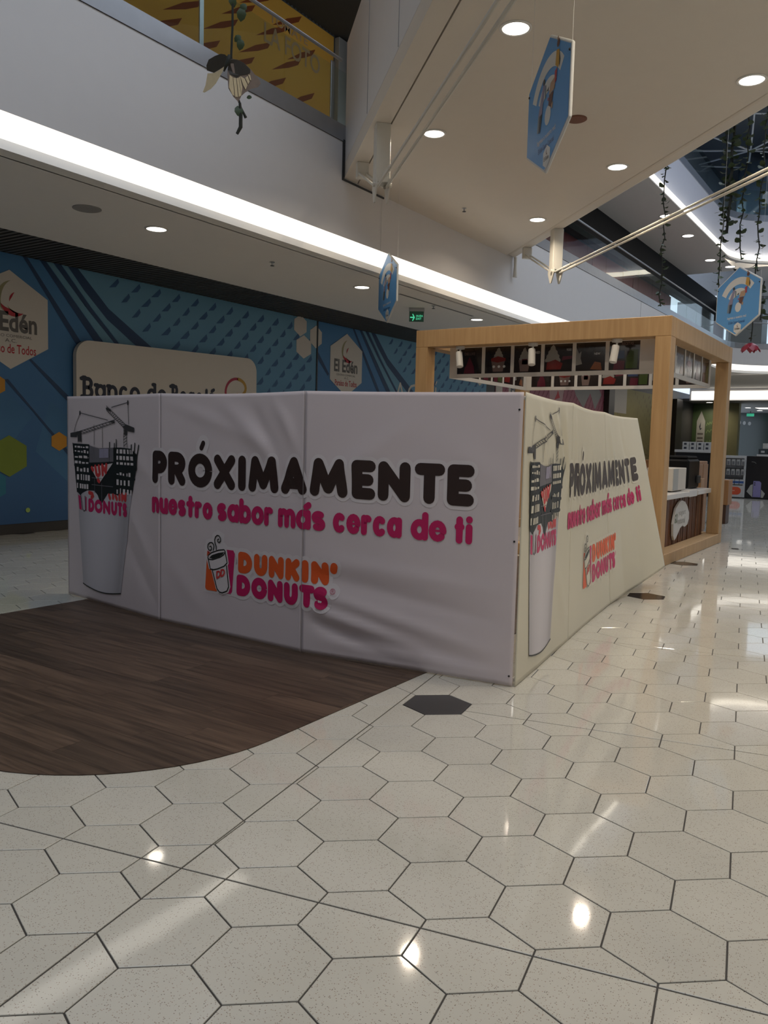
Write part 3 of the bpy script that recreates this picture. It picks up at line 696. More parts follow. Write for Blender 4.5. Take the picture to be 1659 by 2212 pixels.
def print_art(root, fn, HALO, INK):
    """everything printed on one hoarding; fn(s, z, lift) carries sheet coordinates to space"""
    f1 = lambda s, z: fn(s, z, .0016); f2 = lambda s, z: fn(s, z, .0044); f3 = lambda s, z: fn(s, z, .0060); f4 = lambda s, z: fn(s, z, .0074); f5 = lambda s, z: fn(s, z, .0088)
    head = []
    for c, a, b in HEAD: head += glyph(c, a, b, 1.093, 1.352, HEADW)
    acc = [[(1.980, 1.395), (2.000, 1.430)]]
    strokes(MB(), head+acc, HEADW+.05, f1).build('headline_outline', HALO, root)
    mb = strokes(MB(), head, HEADW, f2); strokes(mb, acc, .042, f2); mb.build('headline_lettering', INK, root)
    tb = []
    ln = word('nuestro', 1.392, 2.106, .856, 1.03, LINEW, .003, tb)+word('sabor', 2.152, 2.729, .856, 1.04, LINEW, .003, tb)+word('mas', 2.77, 3.179, .856, 1.04, LINEW, .003, tb)
    ln += word('cerca', 3.234, 3.739, .856, 1.04, LINEW, .003, tb)+word('de', 3.80, 4.044, .856, 1.04, LINEW, .003, tb)+word('ti', 4.096, 4.216, .856, 1.035, LINEW, .006, tb)
    ln += [[(3.025, 1.012), (3.045, 1.026)]]
    mb = strokes(MB(), ln, LINEW, f2, .02); strokes(mb, tb, .015, f2, .02).build('slogan_lettering', PINK, root)
    # brand lettering and its coffee cup
    l1 = []; l2 = []
    for c, a, b in LOGO1: l1 += glyph(c, a, b, .488, .646, LOGOW)
    l1 += [[(3.252, .622), (3.246, .598)]]
    for c, a, b in LOGO2: l2 += glyph(c, a, b, .317, .475, LOGOW)
    mb = strokes(MB(), l1+l2, LOGOW+.055, f1)
    hp = [(2.02, .30), (2.36, .30), (2.375, .67), (2.27, .67), (2.23, .70), (2.235, .76), (2.165, .785), (2.11, .76), (2.095, .715), (2.04, .70), (2.02, .64)]
    v, f = fill2d([hp], .06); mb.add([f1(*p) for p in v], f); v, f = fill2d([circ(3.245, .452, .055)]); mb.add([f1(*p) for p in v], f)
    mb.build('brand_outline', HALO, root)
    strokes(MB(), l1, LOGOW, f2, .02).build('brand_lettering', ORG, root); strokes(MB(), l2, LOGOW, f2, .02).build('brand_lettering', PINK, root)
    mb = strokes(MB(), [circ(3.245, .452, .018)+[(3.263, .452)]], .003, f2, .01)
    strokes(mb, [[(3.238, .443), (3.238, .462), (3.248, .462), (3.251, .457), (3.247, .452), (3.238, .452)], [(3.246, .452), (3.252, .443)]], .0028, f2, .01); mb.build('registered_mark', PINK, root)
    shape_obj('emblem_panel', [[(2.052, .615), (2.032, .335), (2.04, .322), (2.055, .316), (2.157, .318), (2.18, .45), (2.14, .6)]], ORG, f2, root, .08)
    shape_obj('emblem_panel', [[(2.20, .646), (2.33, .647), (2.346, .623), (2.32, .335), (2.305, .318), (2.24, .317), (2.2, .4)], [(2.058, .622), (2.08, .604), (2.051, .585)]], PINK, f2, root, .08)
    cup = [(2.045, .565), (2.062, .585), (2.104, .622), (2.176, .650), (2.250, .660), (2.265, .64), (2.285, .545), (2.275, .53), (2.305, .37), (2.285, .325), (2.22, .302), (2.175, .312), (2.150, .34), (2.097, .478), (2.075, .48)]
    shape_obj('emblem_cup', [cup], HALO, f3, root, .08)
    mb = strokes(MB(), [[(2.063, .566), (2.09, .482), (2.125, .480), (2.167, .491), (2.238, .52), (2.27, .548), (2.246, .634)], [(2.063, .566), (2.068, .585), (2.104, .609), (2.176, .634), (2.236, .644), (2.249, .632), (2.235, .607), (2.197, .585), (2.115, .556), (2.072, .555), (2.063, .566)],
                     [(2.111, .477), (2.164, .34), (2.19, .318), (2.22, .315), (2.27, .335), (2.288, .37), (2.263, .526)]], .0095, f4, .015)
    sw1 = [(2.120, .628), (2.127, .655), (2.122, .674), (2.105, .685), (2.082, .682), (2.064, .668), (2.060, .648), (2.068, .630), (2.083, .622), (2.098, .630), (2.103, .645), (2.094, .657), (2.083, .652)]
    sw2 = [(2.153, .636), (2.150, .665), (2.138, .685), (2.134, .708), (2.142, .730), (2.160, .745), (2.182, .743), (2.197, .725), (2.197, .705), (2.183, .692), (2.168, .697), (2.165, .711), (2.178, .718)]
    strokes(mb, [sw1, sw2], .0095, f4, .01)
    v, f = fill2d([[(2.078, .568), (2.105, .590), (2.176, .614), (2.238, .627), (2.222, .606), (2.186, .586), (2.115, .562)]], .06); mb.add([f4(*p) for p in v], f); mb.build('emblem_line_work', INKB, root)
    dd = [[(2.163+x*.034, .422+y*.046+x*.012) for x, y in st] for st in G['D']]+[[(2.208+x*.034, .440+y*.046+x*.012) for x, y in st] for st in G['D']]
    strokes(MB(), dd, .014, f5, .015).build('emblem_initials', RED, root)
    # the paper cup that is still a building site, with two tower cranes
    cl = lambda z: .283+(.19-.283)*(z-.13)/.82; cr_ = lambda z: .918+(1.095-.918)*(z-.13)/.855
    mb = MB(); rows = [.13+.855*k/16 for k in range(17)]; NX = 14
    for zi, z in enumerate(rows):
        mb.v += [f2(cl(z)+(cr_(z)-cl(z))*k/NX, z-(.035*math.sin(PI*k/NX) if zi == 0 else .0)) for k in range(NX+1)]
    for i in range(16):
        for k in range(NX): a = i*(NX+1)+k; mb.f.append([a, a+1, a+NX+2, a+NX+1]); mb.mi.append(0)
    if 'cup_gradient_print' not in MATS:
        m_, nt_, b_ = nt_new('cup_gradient_print'); at = nt_.nodes.new('ShaderNodeVertexColor'); at.layer_name = 'ink'
        nt_.links.new(at.outputs[0], b_.inputs['Base Color']); b_.inputs['Roughness'].default_value = .42; MATS['cup_gradient_print'] = m_
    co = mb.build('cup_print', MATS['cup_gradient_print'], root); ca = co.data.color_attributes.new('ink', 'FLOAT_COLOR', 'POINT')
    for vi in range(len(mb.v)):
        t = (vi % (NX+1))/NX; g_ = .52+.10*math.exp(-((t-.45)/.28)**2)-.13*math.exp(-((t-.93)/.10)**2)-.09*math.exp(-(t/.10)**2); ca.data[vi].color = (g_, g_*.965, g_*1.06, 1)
    strokes(MB(), [[(.283, .133)]+[(.283+.635*k/10, .13-.036*math.sin(PI*k/10)) for k in range(1, 10)]+[(.918, .13)]], .010, f3).build('cup_base_line', INKB, root)
    sil = [(.19, .95), (.150, 1.16), (.117, 1.381), (.40, 1.380), (.425, 1.363), (.573, 1.35), (.81, 1.362), (.933, 1.365), (1.096, 1.359), (1.183, 1.311), (1.161, 1.185), (1.095, .982), (1.006, .997), (.885, .96), (.808, .971), (.714, .966), (.601, .863), (.545, .943), (.487, .977), (.371, .974), (.285, .947), (.242, .923)]
    shape_obj('scaffold_print', [sil], INKB, f3, root, .09)
    hol = []; rnd = random.Random(3)
    def hole(x0, x1, z0, z1): hol.append([(x0, z0), (x1, z0), (x1, z1), (x0, z1)])
    for z0, z1 in ((1.345, 1.368), (1.298, 1.328), (1.255, 1.28), (1.205, 1.232)):
        x = .15
        while x < .385: ww = rnd.uniform(.02, .07); hole(x, min(x+ww, .39), z0, z1-rnd.uniform(0, .012)); x += ww+rnd.uniform(.012, .025)
    for z0, z1 in ((1.135, 1.175), (1.06, 1.115), (.985, 1.035)):
        x = .185
        while x < .40: ww = rnd.uniform(.015, .04); hole(x, x+ww, z0, z1-rnd.uniform(0, .015)); x += ww+rnd.uniform(.012, .03)
        x = .86
        while x < 1.09: ww = rnd.uniform(.015, .035); hole(x, x+ww, z0-.01, z1-.01-rnd.uniform(0, .02)); x += ww+rnd.uniform(.015, .04)
    for z0, z1 in ((1.315, 1.35), (1.262, 1.295), (1.222, 1.242)):
        x = .86
        while x < 1.13: ww = rnd.uniform(.02, .05); hole(x, x+ww, z0, z1); x += ww+rnd.uniform(.015, .03)
    shape_obj('scaffold_gaps', hol, HALO, f4, root, .1)
    shape_obj('cup_inside', [[(.409, 1.371), (.49, 1.357), (.573, 1.35), (.81, 1.362), (.81, 1.243), (.407, 1.22)]], GREYP, f4, root, .1)
    shape_obj('cup_inside_panel', [[(.581, 1.345), (.653, 1.348), (.653, 1.27), (.58, 1.267)], [(.655, 1.35), (.732, 1.35), (.732, 1.275), (.655, 1.27)]], M('print_lavender', (.33, .31, .42), .45), f5, root)
    sl = []
    for a, b in (((.134, 1.30), (.40, 1.286)), ((.15, 1.19), (.44, 1.20)), ((.809, 1.211), (1.165, 1.19)), ((.17, 1.125), (.43, 1.12)), ((.18, 1.045), (.44, 1.045)), ((.81, 1.13), (1.14, 1.11)), ((.81, 1.04), (1.11, 1.03)), ((.45, 1.03), (.80, 1.03)), ((.45, 1.09), (.62, 1.09)), ((.62, .86), (.62, 1.05)), ((.5, .96), (.5, 1.08))): sl.append([a, b])
    for q_ in sl: strokes(MB(), [q_], .022 if q_ in sl[:7] else .006, f5).build('scaffold_floor' if q_ in sl[:7] else 'scaffold_rail', INKB if q_ in sl[:7] else GREYP, root)
    po = [[(.748, 1.403), (.747, 1.224)], [(.857, 1.429), (.857, 1.33)], [(.826, 1.396), (.826, 1.31)], [(1.147, 1.403), (1.147, 1.3)], [(1.201, 1.389), (1.169, 1.20)], [(1.10, 1.39), (1.10, 1.31)], [(.117, 1.381), (.19, .95)]]
    for q_ in po: strokes(MB(), [q_], .013, f4).build('scaffold_pole', INKB, root)
    shape_obj('torn_piece', [[(.432, 1.179), (.802, 1.23), (.578, 1.046)]], HALO, f5, root, .1)
    f6 = lambda s, z: fn(s, z, .0102)
    un = [[(x, z) for x, z in st] for st in ([(.515, 1.190), (.535, 1.125), (.560, 1.112), (.590, 1.13), (.575, 1.195)], [(.640, 1.128), (.632, 1.205)], [(.632, 1.205), (.690, 1.150)], [(.690, 1.150), (.700, 1.212)], [(.458, 1.175), (.475, 1.160)], [(.560, 1.075), (.580, 1.065)])]
    strokes(MB(), un, .036, f6, .02).build('torn_lettering', RED, root)
    d2 = []
    for c, a, b in zip('DONUTS', (.385, .492, .635, .770, .872, .955), (.485, .625, .755, .866, .95, 1.03)):
        d2 += glyph(c, a, b, .787, .905, .036)
    strokes(MB(), d2, .036, f3, .02).build('cup_lettering', PINK, root)
    d1 = [[(.40, .955), (.455, .950), (.47, .925), (.44, .917)], [(.735, .955), (.75, .930)], [(.80, .960), (.80, .935)], [(.84, .955), (.86, .93)], [(.905, .960), (.905, .93)], [(.95, .93), (.95, .975)], [(.95, .975), (1.0, .93)], [(1.0, .93), (1.0, .975)]]
    for q_ in d1: strokes(MB(), [q_], .034, f3, .02).build('cup_lettering', RED, root)
    shape_obj('cup_emblem', [[(.205, .925), (.245, .915), (.268, .79), (.225, .80)], [(.335, .92), (.352, .91), (.352, .79), (.335, .79)]], PINK, f3, root); strokes(MB(), [[(.25, .935), (.285, .80), (.31, .785), (.335, .80), (.325, .92)]], .008, f4, .02).build('cup_emblem_line', INKB, root)
    cr = [[(.206, 1.485), (.835, 1.596)], [(.292, 1.470), (.835, 1.572)], [(.718, 1.592), (.243, 1.654)], [(.243, 1.65), (.137, 1.488)], [(.205, 1.391), (.206, 1.49)], [(.274, 1.393), (.270, 1.49)]]
    cr += [[(1.02, 1.545), (.696, 1.712)], [(.965, 1.537), (.700, 1.675)], [(.781, 1.70), (1.036, 1.737)], [(1.036, 1.737), (1.05, 1.56)], [(1.008, 1.55), (1.037, 1.369)], [(.978, 1.55), (.981, 1.368)]]
    for k in range(12):
        t = k/12; a = (.206+.629*t, 1.485+.111*t); b = (.26+.575*(t+.04), 1.465+.107*(t+.04)); cr.append([a, b])
        a = (1.02-.324*t, 1.545+.167*t); b = (.965-.265*(t+.04), 1.537+.138*(t+.04)); cr.append([a, b])
    for k in range(6): cr.append([(.98, 1.38+.025*k), (1.03, 1.40+.025*k)])
    cr += [[(.49, 1.38), (.49, 1.55)], [(.63, 1.36), (.63, 1.56)]]
    mb = strokes(MB(), cr, .006, f3, .05, 4); strokes(mb, [[(.243, 1.645), (.243, 1.662)], [(1.036, 1.725), (1.036, 1.745)], [(.70, 1.69), (.76, 1.675)]], .022, f3)
    for q in ([(.069, 1.473), (.069, 1.436), (.185, 1.438), (.22, 1.49)], [(1.00, 1.56), (1.133, 1.531), (1.133, 1.492), (1.05, 1.50), (.96, 1.53)], [(.205, 1.40), (.27, 1.40), (.27, 1.49), (.205, 1.49)], [(.72, 1.578), (.83, 1.588), (.83, 1.566)], [(.985, 1.47), (1.03, 1.47), (1.03, 1.55), (.985, 1.55)]):
        v, f = fill2d([q]); mb.add([f3(*p) for p in v], f)
    mb.build('crane_print', M('print_charcoal', (.05, .045, .045), .45), root)
def hoarding(name, label, ed, creases, sag, anchor, sheet=None, amp_k=1.0, skip=(), halo=None, ink=None):
    """ed: four (bottom, top) points, left to right as seen from outside"""
    root = empty(name, anchor); tag(root, label, 'hoarding'); O = Vector(anchor)
    ed = [(Vector(a), Vector(b)) for a, b in ed]
    nrm = []; NS = len(ed)-1; SL = 4.5/NS
    for i in range(NS):
        d = (ed[i+1][0]-ed[i][0]).normalized(); u = (ed[i][1]-ed[i][0]).normalized(); nrm.append(d.cross(u).normalized())
    def disp(s, z):
        d = 0.0
        for (x0, z0, x1, z1, amp, wd) in creases:
            lx, lz = x1-x0, z1-z0; l = math.hypot(lx, lz); t = ((s-x0)*lx+(z-z0)*lz)/(l*l)
            if not -.25 < t < 1.25: continue
            q = ((s-x0)*lz-(z-z0)*lx)/l/wd
            if abs(q) > 3: continue
            d += amp*amp_k*math.exp(-q*q)*math.sin(PI*max(0, min(1, (t+.25)/1.5)))
        return d
    def fn(s, z, off):
        i = min(NS-1, max(0, int(s/SL))); t = s/SL-i; h = z/1.8; pi_ = min(2, max(0, int(s/1.5))); tt = s/1.5-pi_
        b = ed[i][0].lerp(ed[i+1][0], t); tp = ed[i][1].lerp(ed[i+1][1], t); tp = tp-Vector((0, 0, sag[pi_]*math.sin(PI*tt)))
        n = nrm[i]
        if t > .5 and i < NS-1: n = n.lerp(nrm[i+1], (t-.5)).normalized()
        if t < .5 and i > 0: n = n.lerp(nrm[i-1], (.5-t)).normalized()
        edge = min(1, 12*min(tt, 1-tt, max(h, 0), max(1-h, 0)))
        return b.lerp(tp, h)+n*(off+disp(s, z)*edge)-O
    for i in range(3):
        mb = MB(); NX, NZ = 60, 64
        for side in (0, 1):
            for r in range(NZ+1):
                for c in range(NX+1): mb.v.append(tuple(fn(1.5*(i+.0005+.999*c/NX), 1.8*r/NZ, -.006*side)))
        K = (NX+1)*(NZ+1)
        for r in range(NZ):
            for c in range(NX):
                a = r*(NX+1)+c; mb.f.append([a, a+1, a+NX+2, a+NX+1]); mb.f.append([K+a, K+a+NX+1, K+a+NX+2, K+a+1]); mb.mi += [0, 0]
        rim = [c for c in range(NX+1)]+[r*(NX+1)+NX for r in range(1, NZ+1)]+[NZ*(NX+1)+c for c in range(NX-1, -1, -1)]+[r*(NX+1) for r in range(NZ-1, 0, -1)]
        for q in range(len(rim)): a, b = rim[q], rim[(q+1) % len(rim)]; mb.f.append([a, K+a, K+b, b]); mb.mi.append(0)
        mb.build('panel', sheet or VINYL, root, True)
    print_art(root, fn, halo or HALO, ink or INK)
    for i in range(4):
        if i in skip: continue
        s = min(4.495, max(.005, 1.5*i)); pts = [fn(s, z, -.030) for z in (0.005, .6, 1.2, 1.79)]
        MB().tube(pts, .016, 8).build('frame_post', WHITEP, root)
    for z in (.03, 1.77):
        for i in range(3): MB().tube([fn(1.5*i+.03+1.44*q_/8, z, -.026) for q_ in range(9)], .012, 6).build('frame_rail', WHITEP, root)
    return root, fn
front, ffn = hoarding('front_hoarding', 'white printed vinyl hoarding facing the viewer, on the dark wood floor',
    [((-6.513, 4.637, .012), (-6.513, 4.637, 1.812)), ((-5.033, 4.418, .012), (-5.033, 4.418, 1.812)), ((-3.535, 4.364, .012), (-3.535, 4.364, 1.81)), ((-2.022, 4.55, .008), (-2.022, 4.55, 1.797))],
    [(1.6, 1.75, 2.6, 1.45, .006, .05), (2.2, 1.75, 2.9, 1.2, .011, .06), (2.45, 1.77, 2.95, 1.05, -.009, .05), (2.7, 1.78, 2.98, 1.35, .010, .045),
     (3.05, 1.1, 3.7, 1.55, .008, .07), (3.03, .33, 3.9, .14, .018, .040), (3.03, .24, 3.7, .05, -.014, .035), (3.05, .44, 4.2, .22, .013, .045), (3.1, .56, 4.3, .40, -.009, .05), (3.3, .09, 4.35, .06, .014, .035), (3.2, .66, 4.3, .58, .006, .05), (3.5, .20, 4.3, .10, -.008, .035),
     (.9, 1.5, 1.4, 1.1, .006, .06), (1.0, .9, 1.42, .4, .006, .06), (1.0, .6, 1.45, .12, -.006, .06), (1.6, .5, 2.0, .15, .004, .08), (4.0, 1.5, 4.45, 1.2, .004, .08), (.03, 1.75, .3, 1.4, .004, .05)],
    (.004, .012, .004), (-4.27, 4.45, 0), None, 1.35, (3,))
for z in (1.695, .897, .06):
    c = ffn(4.478, z, .001); o = MB().lathe([(.007, 0), (.006, .004)], n=8, T=Matrix.Rotation(PI/2, 4, 'X')).build('bolt', BLACK, front); o.location = c
for s in (3.0,):
    pts = [ffn(s, 1.8*k/12, .0068) for k in range(13)]; MB().tube(pts, .0017, 5).build('seam', M('seam_grey', (.22, .21, .22), .6), front)
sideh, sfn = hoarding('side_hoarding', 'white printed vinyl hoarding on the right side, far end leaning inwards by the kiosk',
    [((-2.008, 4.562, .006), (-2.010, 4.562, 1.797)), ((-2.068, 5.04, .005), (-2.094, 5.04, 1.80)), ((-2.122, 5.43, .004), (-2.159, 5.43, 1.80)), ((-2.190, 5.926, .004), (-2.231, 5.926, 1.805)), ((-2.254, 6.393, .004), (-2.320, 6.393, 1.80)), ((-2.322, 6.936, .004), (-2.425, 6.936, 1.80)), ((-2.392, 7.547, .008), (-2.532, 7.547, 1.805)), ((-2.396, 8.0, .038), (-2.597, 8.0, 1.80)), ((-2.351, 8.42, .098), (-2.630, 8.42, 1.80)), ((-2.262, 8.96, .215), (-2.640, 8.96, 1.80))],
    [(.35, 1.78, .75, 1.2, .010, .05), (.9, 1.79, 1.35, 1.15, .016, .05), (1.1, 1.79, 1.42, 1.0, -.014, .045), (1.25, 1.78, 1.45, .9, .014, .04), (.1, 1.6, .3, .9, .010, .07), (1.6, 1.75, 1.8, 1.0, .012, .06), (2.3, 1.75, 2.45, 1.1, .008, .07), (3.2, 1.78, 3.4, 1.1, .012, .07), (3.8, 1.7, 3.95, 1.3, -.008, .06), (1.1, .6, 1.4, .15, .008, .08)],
    (.008, .010, .008), (-2.2, 6.8, 0), VINYL_WARM, 1.2, (0,), M('print_cream_white', (.67, .64, .54), .42, var=.01), M('print_brown_hazed', (.055, .038, .030), .42, var=.02))  # halo and ink colours include warm light and reflection haze
# ================================================================== WOODEN KIOSK
KW = wood_mat('kiosk_maple', (0.45, 0.275, 0.125), (0.54, 0.345, 0.170), 2, 0.5, 1.4, 0.04)
KX0, KX1, KY0, KY1, KH, PT = -6.25, -2.66, 10.22, 13.9, 3.075, .23
kf = empty('dessert_kiosk', (-4.45, 12.05, 0)); tag(kf, 'light maple open box frame of the dessert kiosk', 'kiosk'); KO = Vector((-4.45, 12.05, 0))
def kbox(name, x0, x1, y0, y1, z0, z1, mat, parent, o=KO, b=.006): return MB().bbox(x0-o.x, x1-o.x, y0-o.y, y1-o.y, z0-o.z, z1-o.z, b).build(name, mat, parent)
for x in (KX0, KX1-PT+.04):
    for y in (KY0, KY1-PT): kbox('post', x, x+PT-.04, y, y+PT, .15, KH-.24, KW, kf)
kbox('top_beam', KX0, KX1, KY0, KY0+PT, KH-.24, KH, KW, kf); kbox('top_beam', KX0, KX1, KY1-PT, KY1, KH-.24, KH, KW, kf)
kbox('top_beam', KX0, KX0+PT-.02, KY0+PT, KY1-PT, KH-.24, KH, KW, kf); kbox('top_beam', KX1-PT+.02, KX1, KY0+PT, KY1-PT, KH-.24, KH, KW, kf)
kbox('base_beam', KX0, KX1, KY0, KY0+PT, 0.0, .15, KW, kf); kbox('base_beam', KX0, KX1, KY1-PT, KY1, 0.0, .15, KW, kf)
kbox('base_beam', KX0, KX0+PT, KY0+PT, KY1-PT, 0.0, .15, KW, kf); kbox('base_beam', KX1-.03, KX1, KY0+PT, KY1-PT, 0.0, .15, KW, kf)
kbox('base_ledge', KX1-PT, KX1-.045, KY0+PT, KY1-PT, 0.0, .142, KW, kf)
# counter
ct = empty('kiosk_counter', (-3.3, 12.2, 0)); tag(ct, 'kiosk counter clad in brown wooden slats under a white top', 'counter'); CO = Vector((-3.3, 12.2, 0))
SL = wood_mat('counter_slat_wood', (0.095, 0.036, 0.016), (0.19, 0.082, 0.040), 2, 0.5, 1.6, 0.35)
kbox('body', -3.75, -2.93, 10.5, 13.62, .02, .80, M('counter_core', (.05, .025, .015), .7), ct, CO)
y = 10.52; rn = random.Random(5)
while y < 13.55:
    ww = rn.uniform(.035, .075); kbox('slat', -2.93, -2.905+rn.uniform(0, .015), y, y+ww, .03, .79, SL, ct, CO, .004); y += ww+rn.uniform(.006, .016)
kbox('countertop', -3.85, -2.80, 10.5, 12.25, .80, .87, M('white_quartz', (.62, .58, .53), .3), ct, CO); kbox('countertop', -3.85, -2.81, 12.254, 12.75, .785, .885, M('white_quartz', (.62, .58, .53), .3), ct, CO); kbox('countertop', -3.85, -2.80, 12.754, 13.64, .80, .87, M('white_quartz', (.62, .58, .53), .3), ct, CO)
leaf = [(12.02, .75), (11.88, .73), (11.70, .65), (11.64, .54), (11.60, .44), (11.63, .27), (11.70, .205), (11.76, .22), (11.86, .27), (11.98, .35), (12.11, .385), (12.25, .355), (12.41, .38), (12.48, .46), (12.47, .55), (12.37, .64), (12.21, .72)]
sg = empty('counter_sign', (-2.88, 12.0, .5)); tag(sg, 'white leaf-shaped sign board mounted on the brown counter front', 'sign')
mb = MB(); v, f = fill2d([leaf]); n = len(leaf)
mb.add([(.03, p[0]-12.0, p[1]-.5) for p in v], f); mb.add([(.0, p[0]-12.0, p[1]-.5) for p in v], [g[::-1] for g in f])
mb.add([(q, p[0]-12.0, p[1]-.5) for p in leaf for q in (.0, .03)], [(2*i, 2*i+1, 2*((i+1) % n)+1, 2*((i+1) % n)) for i in range(n)]); mb.build('board', M('sign_white', (.62, .60, .56), .45), sg)
fs = lambda a, b: (.032, a-12.0, b-.5)
GRN = M('leaf_green_ink', (.10, .14, .06), .5); GRE = M('pale_grey_ink', (.42, .40, .37), .5)
text_obj('lettering', 'G', GRN, fs, 11.655, 11.715, .44, .57, sg, .03); text_obj('lettering', 'O', GRN, fs, 11.735, 11.80, .44, .58, sg, .03)
for k, (a, b) in enumerate(((11.84, .52), (11.82, .42))): text_obj('lettering', ('yogurt', 'natural')[k], GRE, fs, a, a+.42, b, b+.09, sg)
# things on and behind the counter
wb = empty('display_box', (-3.08, 12.05, .885)); tag(wb, 'plain white box standing on the kiosk counter', 'box')
MB().bbox(-.20, .16, -.33, .42, .0, .32, .008).build('carcass', M('white_laminate', (.62, .57, .50), .45), wb); MB().box(.161, .164, -.32, -.05, .01, .31).build('side_panel', M('grey_laminate', (.38, .38, .35), .4), wb)
bk = empty('soft_serve_machine', (-3.22, 13.17, .872)); tag(bk, 'tall black dispensing machine behind the white box on the counter', 'machine')
MB().bbox(-.33, .26, -.40, .32, .0, .45, .03).build('body', M('machine_black', (.004, .004, .005), .5, spec=.2), bk); MB().bbox(-.30, .23, -.36, .28, .45, .50, .02).build('lid', M('black_rubber', (.006, .006, .007), .7, spec=.2), bk); MB().bbox(.26, .30, .1, .25, .08, .2, .01).build('drip_tray', DARK, bk)
wc = empty('wooden_cabinet', (-3.3, 15.0, 0)); tag(wc, 'orange-brown wooden cabinet behind the black machine', 'cabinet')
OW = wood_mat('cabinet_wood', (.26, .12, .045), (.34, .17, .07), 2, .5, 1.4, .05)
MB().bbox(-.85, .05, -.4, .4, 0, 1.27, .01).build('carcass', OW, wc)
for k in range(2): MB().bbox(.05, .07, -.38+.39*k, -.02+.39*k, .05, 1.22, .004).build('door', OW, wc)
MB().bbox(-.1, .12, -.35, -.1, .80, .98, .006).build('paper_holder', M('holder_wood', (.40, .22, .10), .5), wc)
# stand beyond the kiosk corner
st = empty('order_stand', (-3.36, 17.5, 0)); tag(st, 'small wooden stand with dark legs behind the far kiosk post', 'stand')
MB().bbox(-.12, .13, -.2, .2, .38, .88, .01).build('box', OW, st); MB().bbox(-.10, .10, -.17, .17, 0.0, .38, .008).build('plinth', M('dark_plinth', (.06, .025, .012), .5), st)
# hanging menu boards: a square ring of framed pictures
mn = empty('menu_ring', (-4.38, 12.0, 2.42)); tag(mn, 'white hanging ring of framed dessert pictures inside the kiosk', 'menu board'); MO = Vector((-4.38, 12.0, 2.42))
MX0, MX1, MY0, MY1, MZ = -5.90, -2.86, 10.62, 13.36, .48
FRM = M('menu_frame_white', (.60, .57, .53), .4); PIC = M('menu_picture_black', (.022, .016, .015), .12, var=.2, spec=.6)
prints = {'cream': M('menu_cream', (.25, .24, .22), .15), 'red': M('menu_red', (.17, .02, .018), .15), 'berry': M('menu_berry', (.10, .018, .03), .15), 'pale': M('menu_pale', (.16, .11, .10), .15), 'green': M('menu_green', (.05, .075, .02), .15), 'blue': M('menu_blue', (.03, .05, .12), .15), 'orange': M('menu_orange', (.20, .07, .03), .15), 'white': M('menu_white', (.5, .5, .5), .15)}
def picture(parent, fn, x0, x1, kind):
    """one dark dessert picture between x0 and x1 (local), z .06...42"""
    w_ = x1-x0; X = lambda t: x0+w_*t; Z = lambda t: .055+.37*t
    shape_obj('picture', [[(X(0), Z(0)), (X(1), Z(0)), (X(1), Z(1)), (X(0), Z(1))]], PIC, lambda a, b: fn(a, b, .004), parent)
    g = lambda a, b: fn(a, b, .0055); h = lambda a, b: fn(a, b, .007)
    def bl(nm, pts, m, q=g): shape_obj(nm, [[(X(a), Z(b)) for a, b in pts]], prints[m], q, parent)
    def SW(c, w, z0, z1):
        d = z1-z0; L_ = [(-1, .0), (-1.05, .12), (-.85, .24), (-.88, .36), (-.62, .48), (-.62, .60), (-.36, .72), (-.30, .86)]
        return [(c+w*a, z0+d*b) for a, b in L_]+[(c+.05*w, z1)]+[(c-w*a, z0+d*b) for a, b in L_[::-1]]
    if kind == 0:
        text_obj('picture_lettering', 'DELUXE', prints['pale'], g, X(.3), X(.72), Z(.72), Z(.82), parent); bl('picture_dessert', [(.35, .28), (.5, .66), (.68, .28)], 'berry'); bl('picture_cup', [(.28, .02), (.72, .02), (.68, .28), (.32, .28)], 'berry', h)
    elif kind == 1:
        bl('picture_swirl', SW(.52, .20, .52, .97), 'cream'); bl('picture_cup', [(.32, .06), (.70, .06), (.78, .50), (.24, .50)], 'pale'); bl('picture_sauce', [(.24, .46), (.5, .40), (.8, .46), (.8, .56), (.5, .64), (.24, .56)], 'red', h)
        for a in (.3, .5, .7): shape_obj('picture_icon', [[(X(p[0]), Z(p[1])) for p in circ(a+.05, .25, .05)]], prints['white'], h, parent)
    elif kind == 2:
        bl('picture_swirl', SW(.39, .19, .46, .93), 'cream'); bl('picture_cup', [(.24, .04), (.54, .04), (.61, .46), (.17, .46)], 'pale', h); bl('picture_fruit', [(.3, .3), (.5, .3), (.5, .5), (.3, .5)], 'berry', h); text_obj('picture_lettering', 'YOGO', prints['white'], g, X(.68), X(.95), Z(.68), Z(.77), parent)
    elif kind == 3:
        bl('picture_swirl', SW(.30, .27, .36, .98), 'cream'); bl('picture_sauce', [(.08, .08), (.6, .08), (.66, .30), (.4, .44), (.1, .34)], 'red', h); bl('picture_fruit', [(.62, .4), (1., .46), (1., .56), (.66, .55)], 'berry'); text_obj('picture_lettering', 'YOGO', prints['white'], g, X(.78), X(.96), Z(.74), Z(.82), parent)
    elif kind == 4:
        bl('picture_swirl', [(0., .2), (0., .85), (.1, .62), (.18, .70), (.16, .45), (.22, .25)], 'cream'); bl('picture_fruit', [(.5, .06), (.9, .02), (.85, .28), (.65, .33)], 'orange'); text_obj('picture_lettering', 'NEW', prints['white'], g, X(.62), X(.82), Z(.56), Z(.64), parent)
    else:
        bl('picture_dessert', [(.15, .02), (.5, .02), (.52, .32), (.18, .34)], 'berry'); bl('picture_fruit', [(.55, .05), (.92, .05), (.95, .7), (.7, .72), (.55, .4)], 'green'); bl('picture_sauce', [(.05, .4), (.5, .4), (.5, .68), (.08, .66)], 'blue'); text_obj('picture_lettering', 'RECETAS', prints['pale'], g, X(.4), X(.78), Z(.86), Z(.96), parent)
